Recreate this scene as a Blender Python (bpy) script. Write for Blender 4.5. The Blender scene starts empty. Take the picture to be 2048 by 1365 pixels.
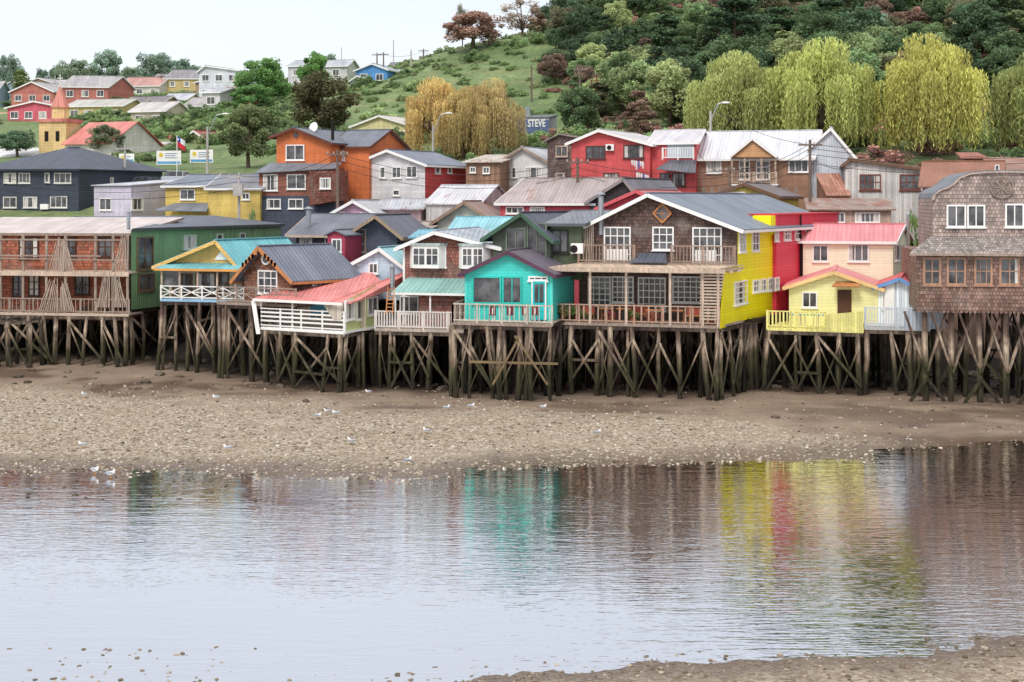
import bpy, math, random, numpy as np
from mathutils import Vector, Matrix, noise
random.seed(7)
# ---- survey constants: focal length (px), eye height (m), eye-level row; used to turn measured
# photo bearings + estimated distances into world metres
f=2844.;H=11.8;YH=400.
def X(px,D): return (px-1024.)/f*D
def Z(py,D): return H-(py-YH)/f*D
def V2(px,D): return Vector((X(px,D),D,0))
def lin(c):
    o=[]
    for v in c:
        v/=255.
        o.append(v/12.92 if v<=.04045 else ((v+.055)/1.055)**2.4)
    return o
# ------------------------------------------------------------------ nodes
class NT:
    def __init__(s,t): s.t=t; t.nodes.clear()
    def n(s,typ,props=None,ins=None):
        nd=s.t.nodes.new(typ)
        for k,v in (props or {}).items(): setattr(nd,k,v)
        for k,v in (ins or {}).items():
            sk=nd.inputs[k]
            if isinstance(v,bpy.types.NodeSocket): s.t.links.new(v,sk)
            else:
                sk.default_value=v
        return nd
    def m(s,op,a,b=0.,clamp=False):
        return s.n('ShaderNodeMath',{'operation':op,'use_clamp':clamp},{0:a,1:b}).outputs[0]
    def mr(s,v,a,b,c,d):
        return s.n('ShaderNodeMapRange',None,{'Value':v,'From Min':a,'From Max':b,'To Min':c,'To Max':d}).outputs[0]
    def mix(s,f_,a,b,bt='MIX'):
        return s.n('ShaderNodeMixRGB',{'blend_type':bt},{'Fac':f_,'Color1':a,'Color2':b}).outputs[0]
    def noise(s,vec,sc,det=3.,rough=.5):
        return s.n('ShaderNodeTexNoise',None,{'Vector':vec,'Scale':sc,'Detail':det,'Roughness':rough}).outputs[0]
def c4(c): return (c[0],c[1],c[2],1.)
_mc={}
def mat(kind,rgb,rough=.65,rust=0.,metal=0.,dirt=.25):
    key=(kind,tuple(rgb),rough,rust,metal,dirt)
    if key in _mc: return _mc[key]
    m=bpy.data.materials.new('%s_%d_%d_%d'%((kind,)+tuple(rgb))); m.use_nodes=True
    t=NT(m.node_tree); base=c4(lin(rgb))
    uv=t.n('ShaderNodeUVMap').outputs[0]
    sep=t.n('ShaderNodeSeparateXYZ',None,{0:uv}); u,v=sep.outputs[0],sep.outputs[1]
    pos=t.n('ShaderNodeNewGeometry').outputs['Position']
    n1=t.noise(pos,.5,4.); n2=t.noise(pos,6.,3.)
    col=base; h=None; bd=.02
    def grey(x): 
        return t.n('ShaderNodeCombineColor',None,{0:x,1:x,2:x}).outputs[0]
    if kind=='clap':
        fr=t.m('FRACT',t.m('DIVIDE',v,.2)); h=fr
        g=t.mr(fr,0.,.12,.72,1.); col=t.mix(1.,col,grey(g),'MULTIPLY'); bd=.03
        pl=t.n('ShaderNodeTexWhiteNoise',{'noise_dimensions':'1D'},{'W':t.m('FLOOR',t.m('DIVIDE',v,.2))}).outputs[0]
        col=t.mix(1.,col,grey(t.mr(pl,0.,1.,.93,1.05)),'MULTIPLY')
        st=t.noise(t.n('ShaderNodeCombineXYZ',None,{0:t.m('MULTIPLY',u,3.),1:t.m('MULTIPLY',v,.3)}).outputs[0],1.,4.)
        col=t.mix(1.,col,grey(t.mr(st,.35,.65,1-dirt*.5,1.03)),'MULTIPLY')
    elif kind in('corr','roof'):
        per=.22 if kind=='corr' else .3
        sn=t.m('SINE',t.m('MULTIPLY',u,2*math.pi/per)); h=sn; bd=.022
        pl=t.n('ShaderNodeTexWhiteNoise',{'noise_dimensions':'1D'},{'W':t.m('FLOOR',t.m('DIVIDE',u,.9))}).outputs[0]
        col=t.mix(1.,col,grey(t.mr(pl,0.,1.,.9,1.06)),'MULTIPLY')
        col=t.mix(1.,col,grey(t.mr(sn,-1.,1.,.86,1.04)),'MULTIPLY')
        st=t.noise(t.n('ShaderNodeCombineXYZ',None,{0:t.m('MULTIPLY',u,2.5),1:t.m('MULTIPLY',v,.25)}).outputs[0],1.,4.)
        col=t.mix(1.,col,grey(t.mr(st,.3,.7,.8,1.1)),'MULTIPLY')
        if rust>0:
            rn=t.noise(t.n('ShaderNodeCombineXYZ',None,{0:t.m('MULTIPLY',u,1.),1:t.m('MULTIPLY',v,.35)}).outputs[0],.9,6.,.65)
            rf=t.mr(rn,.62-rust*.3,.72-rust*.25,0.,1.)
            col=t.mix(t.m('MINIMUM',rf,1.),col,c4(lin((150,104,84))))
    elif kind=='shing':
        br=t.n('ShaderNodeTexBrick',None,{'Vector':uv,'Scale':1.,'Brick Width':.19,'Row Height':.22,'Mortar Size':.014,'Bias':0.,
            'Color1':c4([x*1.4 for x in base[:3]]),'Color2':c4([x*.6 for x in base[:3]]),'Mortar':c4([x*.25 for x in base[:3]])})
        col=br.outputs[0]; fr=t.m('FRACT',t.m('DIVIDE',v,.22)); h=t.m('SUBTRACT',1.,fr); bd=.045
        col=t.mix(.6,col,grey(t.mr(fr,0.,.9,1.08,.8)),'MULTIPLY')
        gn=t.noise(pos,.9,5.,.65); col=t.mix(t.mr(gn,.5,.75,0.,.45),col,c4(lin((170,160,152))))
    elif kind=='plank':
        pl=t.n('ShaderNodeTexWhiteNoise',{'noise_dimensions':'1D'},{'W':t.m('FLOOR',t.m('DIVIDE',u,.16))}).outputs[0]
        fr=t.m('FRACT',t.m('DIVIDE',u,.16)); h=t.m('LESS_THAN',.08,fr)
        col=t.mix(1.,col,grey(t.mr(pl,0.,1.,.75,1.15)),'MULTIPLY')
        col=t.mix(1.,col,grey(t.mr(h,0.,1.,.5,1.)),'MULTIPLY')
    elif kind=='wood':
        st=t.noise(t.n('ShaderNodeVectorMath',{'operation':'MULTIPLY'},{0:uv,1:(14.,1.2,1.)}).outputs[0],1.,4.)
        col=t.mix(1.,col,grey(t.mr(st,.3,.7,.65,1.25)),'MULTIPLY'); h=st; bd=.01
    elif kind in('post','post_shaded'):
        z=t.n('ShaderNodeSeparateXYZ',None,{0:pos}).outputs[2]
        zz=t.m('ADD',z,t.mr(t.noise(pos,.8,3.),0.,1.,-1.7,1.7))
        rmp=t.n('ShaderNodeValToRGB',None,{0:t.mr(zz,0.,5.,0.,1.)})
        e=rmp.color_ramp.elements
        k_=.95 if kind=='post' else .3  # second kind darkens the post colours: shade below the houses painted in
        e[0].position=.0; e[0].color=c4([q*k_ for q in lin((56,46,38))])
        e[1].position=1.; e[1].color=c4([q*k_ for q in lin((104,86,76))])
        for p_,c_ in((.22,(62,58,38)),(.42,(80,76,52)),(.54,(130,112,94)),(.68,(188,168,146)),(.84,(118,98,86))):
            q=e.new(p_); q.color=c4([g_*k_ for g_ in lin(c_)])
        st=t.noise(t.n('ShaderNodeVectorMath',{'operation':'MULTIPLY'},{0:pos,1:(5.,5.,.8)}).outputs[0],1.,4.,.6)
        col=t.mix(1.,rmp.outputs[0],grey(t.mr(st,.3,.7,.25,1.6)),'MULTIPLY'); h=st; bd=.03
    k=dirt
    col=t.mix(1.,col,grey(t.mr(n1,.25,.75,1-k,1.+k*.4)),'MULTIPLY')
    col=t.mix(1.,col,grey(t.mr(n2,.3,.7,1-k*.45,1.+k*.25)),'MULTIPLY')
    bs=t.n('ShaderNodeBsdfPrincipled',None,{'Base Color':col,'Roughness':rough,'Metallic':metal,'Specular IOR Level':.35})
    if h is not None:
        bp=t.n('ShaderNodeBump',None,{'Strength':.8,'Distance':bd,'Height':h})
        t.t.links.new(bp.outputs[0],bs.inputs['Normal'])
    t.n('ShaderNodeOutputMaterial',None,{0:bs.outputs[0]})
    _mc[key]=m; return m
def glassmat():
    m=bpy.data.materials.new('window_glass'); m.use_nodes=True; t=NT(m.node_tree)
    pos=t.n('ShaderNodeNewGeometry').outputs['Position']
    n=t.noise(pos,1.3,3.)
    col=t.mix(t.mr(n,.35,.65,0.,1.),c4(lin((34,34,38))),c4(lin((104,102,104))))
    bs=t.n('ShaderNodeBsdfPrincipled',None,{'Base Color':col,'Roughness':.08,'Specular IOR Level':.7})
    t.n('ShaderNodeOutputMaterial',None,{0:bs.outputs[0]}); return m
GLASS=glassmat()
WHITE=mat('plain',(240,237,232),.5,dirt=.12)
CURT=mat('wood',(212,206,198),.4,dirt=.2)
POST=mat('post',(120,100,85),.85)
POST_SHADED=mat('post_shaded',(120,100,85),.9)  # shaded copy of POST for rear rows and joists
GREYW=mat('wood',(160,142,128),.8)
LTW=mat('wood',(204,182,162),.8)
ORW=mat('wood',(196,132,82),.7)
DARKIN=mat('plain',(34,28,26),.9)
METAL=mat('plain',(165,168,172),.4,metal=.5)
# ------------------------------------------------------------------ geometry container
class Obj:
    def __init__(s,name,parent=None): s.name=name; s.p={}; s.parent=parent; s.extra=[]
    def add(s,part,mt,vs,fs):
        g=s.p.setdefault(part,{'m':[],'v':[],'f':[],'i':[]})
        if mt not in g['m']: g['m'].append(mt)
        mi=g['m'].index(mt); o=len(g['v'])
        g['v'].extend([tuple(v) for v in vs])
        for q in fs: g['f'].append([o+i for i in q]); g['i'].append(mi)
    def poly(s,part,mt,pts): s.add(part,mt,pts,[list(range(len(pts)))])
    def slab(s,part,mt,pts,ex):
        n=len(pts); ex=Vector(ex); vs=[Vector(p) for p in pts]+[Vector(p)+ex for p in pts]
        fs=[list(range(n))[::-1],list(range(n,2*n))]+[[i,(i+1)%n,n+(i+1)%n,n+i] for i in range(n)]
        s.add(part,mt,vs,fs)
    def box(s,part,mt,o,a,b,c):
        o,a,b,c=map(Vector,(o,a,b,c)); s.slab(part,mt,[o,o+a,o+a+b,o+b],c)
    def beam(s,part,mt,p0,p1,w,h=None):
        p0,p1=Vector(p0),Vector(p1); h=h or w; d=(p1-p0)
        if d.length<1e-4: return
        dn=d.normalized(); up=Vector((0,0,1)) if abs(dn.z)<.9 else Vector((0,1,0))
        a=dn.cross(up).normalized(); b=a.cross(dn).normalized()
        o=p0-a*w/2-b*h/2; s.slab(part,mt,[o,o+a*w,o+a*w+b*h,o+b*h],d)
    def cyl(s,part,mt,p0,p1,r0,r1=None,n=7,cap=True):
        p0,p1=Vector(p0),Vector(p1); r1=r0 if r1 is None else r1; d=(p1-p0).normalized()
        up=Vector((0,0,1)) if abs(d.z)<.9 else Vector((0,1,0)); a=d.cross(up).normalized(); b=a.cross(d)
        vs=[];
        for p,r in((p0,r0),(p1,r1)):
            for i in range(n):
                an=2*math.pi*i/n; vs.append(p+a*r*math.cos(an)+b*r*math.sin(an))
        fs=[[i,(i+1)%n,n+(i+1)%n,n+i] for i in range(n)]
        if cap: fs+=[list(range(n))[::-1],list(range(n,2*n))]
        s.add(part,mt,vs,fs)
    def ell(s,part,mt,c,r,nu=10,nv=6,R=None):
        vs=[];fs=[]
        for j in range(nv+1):
            ph=math.pi*j/nv
            for i in range(nu):
                th=2*math.pi*i/nu; v=Vector((r[0]*math.sin(ph)*math.cos(th),r[1]*math.sin(ph)*math.sin(th),r[2]*math.cos(ph)))
                if R: v=R@v
                vs.append(Vector(c)+v)
        for j in range(nv):
            for i in range(nu): fs.append([j*nu+i,(j+1)*nu+i,(j+1)*nu+(i+1)%nu,j*nu+(i+1)%nu])
        s.add(part,mt,vs,fs)
    def finish(s):
        allv=[g['v'][0] for g in s.p.values() if g['v']]
        o=Vector(allv[0]) if allv else Vector((0,0,0))
        e=bpy.data.objects.new(s.name,None); e.location=o; e.empty_display_size=.5
        bpy.context.collection.objects.link(e)
        if s.parent: e.parent=s.parent
        for part,g in s.p.items():
            me=bpy.data.meshes.new(part); vs=np.array(g['v'])-np.array(o)
            me.from_pydata(vs.tolist(),[],g['f'])
            for mm in g['m']: me.materials.append(mm)
            me.polygons.foreach_set('material_index',g['i'])
            uvl=me.uv_layers.new(name='UVMap')
            data=np.zeros((len(me.loops),2))
            V=g['v']
            for p in me.polygons:
                n=p.normal
                if abs(n.z)>.97: a=Vector((1,0,0)); b=Vector((0,1,0))
                else:
                    a=Vector((-n.y,n.x,0)).normalized(); b=n.cross(a)
                for li,vi in zip(p.loop_indices,p.vertices):
                    q=V[vi]; data[li]=(q[0]*a.x+q[1]*a.y, q[0]*b.x+q[1]*b.y+q[2]*b.z)
            uvl.data.foreach_set('uv',data.ravel())
            me.update()
            ob=bpy.data.objects.new(part,me); ob.parent=e; bpy.context.collection.objects.link(ob)
        return e
class Facade:
    def __init__(s,A,B):
        s.A=Vector((A.x,A.y,0)); s.B=Vector((B.x,B.y,0)); s.u=(s.B-s.A).normalized(); s.n=Vector((s.u.y,-s.u.x,0)); s.W=(s.B-s.A).length
    def sz(s,px,py):
        d=Vector(((px-1024)/f,1,-(py-YH)/f)); k=(s.A.dot(s.n))/(d.dot(s.n)); p=d*k
        return (p-s.A).dot(s.u), H+p.z
    def P(s,a,z,out=0.): 
        v=s.A+s.u*a+s.n*out; v.z=z; return v
    def at(s,px,py,out=0.):
        a,z=s.sz(px,py); return s.P(a,z,out)
def window(h,F,x0,y0,x1,y1,nx=2,ny=1,fr=None,curt=None,fw=.09,out=0.,part='windows',glass=None,sill=True):
    fr=fr or WHITE
    s0,_=F.sz(x0,(y0+y1)/2); s1,_=F.sz(x1,(y0+y1)/2); _,z1=F.sz((x0+x1)/2,y0); _,z0=F.sz((x0+x1)/2,y1)
    if s1<s0: s0,s1=s1,s0
    u,n=F.u,F.n; up=Vector((0,0,1)); w=s1-s0; hh=z1-z0; fw=min(fw,w*.2)
    bx=lambda m,a,z,ww,zz,o,t: h.box(part,m,F.P(a,z,out+o),u*ww,up*zz,n*t)
    h.box('glass',glass or GLASS,F.P(s0+fw*.5,z0+fw*.5,out+.005),u*(w-fw),up*(hh-fw),n*.02)
    r=random.random()
    if curt is None: curt=r<.5
    if curt:
        cw=(w-fw*2)*random.choice((.18,.25,.3,.4))
        for a in (s0+fw,s1-fw-cw):
            if random.random()<.85: h.box('curtains',CURT,F.P(a,z0+fw,out+.026),u*cw,up*(hh-2*fw),n*.006)
    bx(fr,s0,z0,fw,hh,.0,.09); bx(fr,s1-fw,z0,fw,hh,.0,.09)
    bx(fr,s0+fw,z0,w-2*fw,fw,.0,.088); bx(fr,s0+fw,z1-fw,w-2*fw,fw,.0,.088)
    mw=min(.06,w/nx*.16)
    for i in range(1,nx): bx(fr,s0+w*i/nx-mw/2,z0+fw,mw,hh-2*fw,.0,.07)
    for j in range(1,ny): bx(fr,s0+fw,z0+hh*j/ny-mw/2,w-2*fw,mw,.0,.064)
    if sill: bx(fr,s0-.06,z0-.07,w+.12,.07,.0,.14)
def house(name,L,R,base,eave,ridge,blen,bang=None,wall=None,roof=None,side=None,orient='gable',over=.35,trim=None,wins=(),swins=(),
          lwins=(),fin=True,frame=None,ground=False,inset=3.,parent=None,corner=None,gablemat=None):
    h=Obj(name,parent); A=V2(*L); B=V2(*R); F=Facade(A,B); u=F.u; W=F.W; n=F.n
    b=-n if bang is None else Vector((math.sin(math.radians(bang)),math.cos(math.radians(bang)),0))
    Dm=(A.y+B.y)/2; z0=Z(base,Dm)
    if not isinstance(eave,tuple): eave=(eave,eave)
    zl,zr_=Z(eave[0],A.y),Z(eave[1],B.y)
    if eave[0]==eave[1]: zl=zr_=Z(eave[0],Dm)
    side=side or wall
    if ground:
        zs=[gz((A+u*s+b*t).x,(A+u*s+b*t).y) for s in(0,W) for t in (0,blen)]; z0=min([z0]+zs)-.4
    def P(s,t,z): v=A+u*s+b*t; v.z=z; return v
    T=blen; th=(0,0,.09)
    if orient=='gable':
        sr,zz=F.sz(*ridge)
        for t in(0,T): h.poly('walls',wall,[P(0,t,z0),P(W,t,z0),P(W,t,zr_),P(sr,t,zz),P(0,t,zl)])
        if gablemat: h.slab('gable',gablemat,[P(.02,0,zl),P(W-.02,0,zr_),P(sr,0,zz-.03)],n*.05)
        h.poly('walls',side,[P(0,T,z0),P(0,0,z0),P(0,0,zl),P(0,T,zl)]); h.poly('walls',side,[P(W,0,z0),P(W,T,z0),P(W,T,zr_),P(W,0,zr_)])
        kl=(zz-zl)/max(sr,.1); kr=(zz-zr_)/max(W-sr,.1)
        a=[P(-over,-over,zl-kl*over),P(sr,-over,zz),P(sr,T+over,zz),P(-over,T+over,zl-kl*over)]
        c=[P(sr,-over,zz),P(W+over,-over,zr_-kr*over),P(W+over,T+over,zr_-kr*over),P(sr,T+over,zz)]
        h.slab('roof',roof,a,th); h.slab('roof',roof,c,th)
        h.beam('roof',roof,P(sr,-over,zz+.1),P(sr,T+over,zz+.1),.25,.06)
        if trim:
            d=n*.03; q=Vector((0,0,-.06))
            h.beam('trim',trim,a[0]+d+q,a[1]+d+q,.05,.22); h.beam('trim',trim,c[0]+d+q,c[1]+d+q,.05,.22)
            h.beam('trim',trim,c[1]+u*.03+q,c[2]+u*.03+q,.05,.16); h.beam('trim',trim,a[0]-u*.03+q,a[3]-u*.03+q,.05,.16)
    else:
        if orient in('side','hip'):
            zr=Z(ridge[1],Dm+b.y*T/2); kf=(zr-zl)/(T/2); i=inset if orient=='hip' else -over
            h.poly('walls',wall,[P(0,0,z0),P(W,0,z0),P(W,0,zl),P(0,0,zl)]); h.poly('walls',wall,[P(W,T,z0),P(0,T,z0),P(0,T,zl),P(W,T,zl)])
            for s in(0,W):
                pts=[P(s,0,z0),P(s,T,z0),P(s,T,zl)]+([P(s,T/2,zr)] if orient=='side' else [])+[P(s,0,zl)]
                h.poly('walls',side,pts)
            ez=zl-kf*over
            e0,e1,e2,e3=P(-over,-over,ez),P(W+over,-over,ez),P(W+over,T+over,ez),P(-over,T+over,ez)
            r0,r1=P(i,T/2,zr),P(W-i,T/2,zr)
            h.slab('roof',roof,[e0,e1,r1,r0],th); h.slab('roof',roof,[e2,e3,r0,r1],th)
            if orient=='hip': h.slab('roof',roof,[e1,e2,r1],th); h.slab('roof',roof,[e3,e0,r0],th)
            elif trim:
                for s_,p_,q_ in((1,e1,r1),(1,e2,r1),(-1,e0,r0),(-1,e3,r0)):
                    h.beam('trim',trim,p_+u*.03*s_,q_+u*.03*s_,.05,.2)
            h.beam('roof',roof,r0+Vector((0,0,.1)),r1+Vector((0,0,.1)),.25,.06)
            if trim: h.beam('trim',trim,e0+n*.03,e1+n*.03,.05,.18)
        elif orient=='shed':
            zb=Z(ridge[1],Dm+b.y*T); k=(zb-zl)/T
            h.poly('walls',wall,[P(0,0,z0),P(W,0,z0),P(W,0,zl),P(0,0,zl)]); h.poly('walls',wall,[P(W,T,z0),P(0,T,z0),P(0,T,zb),P(W,T,zb)])
            for s in(0,W): h.poly('walls',side,[P(s,0,z0),P(s,T,z0),P(s,T,zb),P(s,0,zl)])
            e=[P(-over,-over,zl-k*over),P(W+over,-over,zl-k*over),P(W+over,T+over,zb+k*over),P(-over,T+over,zb+k*over)]
            h.slab('roof',roof,e,th)
            if trim: h.beam('trim',trim,e[0]+n*.03,e[1]+n*.03,.05,.18); h.beam('trim',trim,e[1]+u*.03,e[2]+u*.03,.05,.16)
    h.poly('floor',DARKIN,[P(0,0,z0),P(0,T,z0),P(W,T,z0),P(W,0,z0)])
    h.F=F; h.R=Facade(P(W,0,0),P(W,T,0)); h.L=Facade(P(0,T,0),P(0,0,0)); h.P=P; h.z0=z0; h.zl=zl; h.zr=zr_; h.b=b; h.T=T; h.W=W; h.u=u;h.n=n
    if corner:
        for s in(0,W): h.box('corner_boards',corner,P(s,0,z0)-u*.07+n*.03,u*.14,Vector((0,0,(zl if s==0 else zr_)-z0)),b*.17)
    for w in wins: window(h,F,*w,fr=frame)
    for w in swins: window(h,h.R,*w,fr=frame)
    for w in lwins: window(h,h.L,*w,fr=frame)
    if fin: h.finish()
    return h
def rail(h,p0,p1,z,ht=1.,sp=.14,mt=None,style='bal',w=.05,part='railing'):
    p0=Vector((p0.x,p0.y,z)); p1=Vector((p1.x,p1.y,z)); d=p1-p0; Ln=d.length; up=Vector((0,0,1)); dn=d/Ln
    h.beam(part,mt,p0+up*ht,p1+up*ht,.08,.07); h.beam(part,mt,p0+up*.12,p1+up*.12,.06,.07)
    k=max(1,round(Ln/1.7))
    for i in range(k+1):
        q=p0+d*i/k; h.beam(part,mt,q-up*.1,q+up*(ht+.06),.1,.1)
    if style=='bal':
        m=int(Ln/sp)
        for i in range(m): q=p0+d*(i+.5)/m; h.beam(part,mt,q+up*.1,q+up*(ht-.02),w,.03)
    elif style=='X':
        for i in range(k):
            a=p0+d*i/k; b=p0+d*(i+1)/k
            h.beam(part,mt,a+up*.15,b+up*(ht-.05),.05,.06); h.beam(part,mt,b+up*.15+dn.cross(up)*.05,a+up*(ht-.05)+dn.cross(up)*.05,.05,.06)
            h.beam(part,mt,a+up*ht*.55+dn.cross(up)*.02,b+up*ht*.55+dn.cross(up)*.02,.04,.04)
    elif style=='horiz':
        for j in (.35,.58,.8): h.beam(part,mt,p0+up*ht*j,p1+up*ht*j,.04,.11)
def stilts(h,A,B,bk,zt,nx,ny,br=.8,rmin=.1,rmax=.18):
    A=Vector((A.x,A.y,0));B=Vector((B.x,B.y,0)); bk=Vector((bk.x,bk.y,0)); up=Vector((0,0,1))
    rows=[]
    for j in range(ny):
        PM=POST if j==0 else POST_SHADED
        t=j/max(1,ny-1); row=[]
        for i in range(nx):
            q=A+(B-A)*(i+random.uniform(-.28,.28))/max(1,nx-1)+bk*(t+random.uniform(-.02,.02))
            if nx>1: 
                s=min(max(((q-A-bk*t).dot((B-A).normalized())),.1),(B-A).length-.1)
                q=A+(B-A).normalized()*s+bk*t
            tl=Vector((random.gauss(0,.18),random.gauss(0,.14),0)); g=q+tl; g.z=gz(g.x,g.y)-.3; q.z=zt-.1
            r=random.uniform(rmin,rmax); m1=g.lerp(q,random.uniform(.4,.6))+Vector((random.gauss(0,.06),0,0))
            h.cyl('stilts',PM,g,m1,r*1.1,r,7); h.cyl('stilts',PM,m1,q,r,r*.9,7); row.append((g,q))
            if j==0 and random.random()<.28:
                o=Vector((random.choice((-.35,.35)),random.uniform(-.1,.3),0)); h.cyl('stilts',PM,g+o,q+o*.6,r*.8,r*.7,6)
        rows.append(row)
        if nx>1: h.beam('joists',POST_SHADED,Vector((A.x,A.y,zt-.16))+bk*t,Vector((B.x,B.y,zt-.16))+bk*t,.16,.22)
        for i in range(nx-1):
            if random.random()<br*(1.1 if j==0 else .75):
                a,b=(row[i],row[i+1]) if random.random()<.5 else (row[i+1],row[i])
                o=Vector((0,-.17,0)); lo=random.uniform(.02,.3); hi=random.uniform(.75,.98)
                h.beam('braces',PM,a[0].lerp(a[1],lo)+o,b[0].lerp(b[1],hi)+o,.07,random.uniform(.12,.18))
                if random.random()<.5: h.beam('braces',PM,b[0].lerp(b[1],lo+.05)+o*1.5,a[0].lerp(a[1],hi)+o*1.5,.07,.14)
                if i<nx-2 and j==0 and random.random()<.35: h.beam('braces',PM,row[i][0].lerp(row[i][1],.95)+o*2,row[i+2][0].lerp(row[i+2][1],random.uniform(.1,.3))+o*2,.07,.15)
            if random.random()<.12 and j<2:
                zz=random.uniform(.35,.6); h.beam('braces',PM,row[i][0].lerp(row[i][1],zz)-Vector((0,.2,0)),row[i+1][0].lerp(row[i+1][1],zz)-Vector((0,.2,0)),.06,.15)
    for i in range(nx):
        for j in range(ny-1):
            h.beam('joists',POST_SHADED,rows[j][i][1]+up*.12,rows[j+1][i][1]+up*.12,.12,.16)
            if random.random()<br*.6: h.beam('braces',POST_SHADED,rows[j][i][0].lerp(rows[j][i][1],random.uniform(.1,.4)),rows[j+1][i][1],.07,.15)
def deck(h,A,B,bk,z,mt,part='deck'):
    A=Vector((A.x,A.y,z));B=Vector((B.x,B.y,z)); h.slab(part,mt,[A,B,B+bk,A+bk],(0,0,.12))
    n=Vector(((B-A).y,-(B-A).x,0)).normalized()
    h.beam(part,mt,A+n*.04-Vector((0,0,.05)),B+n*.04-Vector((0,0,.05)),.06,.26)
def stovepipe(h,px,y0,y1,D,r=.13):
    p=V2(px,D); h.cyl('stovepipe',METAL,(p.x,p.y,Z(y1,D)),(p.x,p.y,Z(y0,D)),r); h.cyl('stovepipe',METAL,(p.x,p.y,Z(y0,D)+.08),(p.x,p.y,Z(y0,D)+.25),r*1.9,.03)
# ------------------------------------------------------------------ terrain
cols=[-3000,-600,0,400,700,850,1000,1400,1700,2048,2700,5000]
rowsD=[96,104,112,118,128,150,180,220,260,300,400,700,2000,7000]
tab=[[.9,.9,.9,.8,.3,.3,.3,.2,.2,.2,.2,.2],
[2.2,2.2,2.2,2.2,2.2,2.2,2.2,2.5,2.7,2.8,2.8,2.8],
[4.2]*12,[4.6]*12,
[9,9,9,9.5,9.5,9.5,9.5,10.5,10.5,10.5,10.5,10.5],
[14,14,14.5,15,15.5,15.5,15.5,16.5,17,17,17,17],
[17,17,18,18.3,20,19.5,19.5,21.5,22,23,23,23],
[22,22,23,25,27,29,28.5,31,34,37,38,38],
[26,26,27.5,30,33,37.9,41,47.5,55,60,62,62],
[30,30,31,34,37.5,41,45,60,74,84,88,88],
[38,38,39.5,42,43,43,46,60,76,90,92,92],
[56,58,61,62,60,56,55,55,60,66,66,66],
[100,120,140,135,120,110,100,90,90,90,90,90],
[100]*12]
farS=([-3000,-600,0,400,850,1000,1400,1750,1810,2048,2700,5000],[960,950,943,945,958,935,925,912,892,886,880,880])
nearS=([-3000,-600,0,600,830,1300,1700,2048,2700,5000],[1430,1420,1400,1395,1368,1328,1312,1285,1240,1200])
def gz(x,y):
    D=max(y,1.); px=x/D*f+1024
    if D>=96:
        r=min(max(np.searchsorted(rowsD,D)-1,0),len(rowsD)-2); t=min(max((D-rowsD[r])/(rowsD[r+1]-rowsD[r]),0),1)
        z=np.interp(px,cols,tab[r])*(1-t)+np.interp(px,cols,tab[r+1])*t
        if D>125: z+=noise.noise(Vector((x*.05,y*.05,3)))*min(1.2,(D-125)*.03)
        return float(z)
    Df=f*H/(np.interp(px,*farS)-YH); Dn=f*H/(np.interp(px,*nearS)-YH)
    nz=noise.noise(Vector((x*.25,y*.3,0)))*.035+noise.noise(Vector((x*.8,y*.9,5)))*.025+noise.noise(Vector((x*2.2,y*2.2,9)))*.014
    if D<Dn: z=(Dn-D)*.035 + max(0,(Dn-8-D))*.09
    elif D<Df: z=-min(.5,.03*min(D-Dn,Df-D))
    else:
        z=min(.22,.02*(D-Df))
        e=np.interp(px,cols,tab[0]); s=min(max((D-86)/10.,0),1); z=z*(1-s)+e*s
    return float(z+nz)
def smooth(a,b,x): t=min(max((x-a)/(b-a),0),1); return t*t*(3-2*t)
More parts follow.
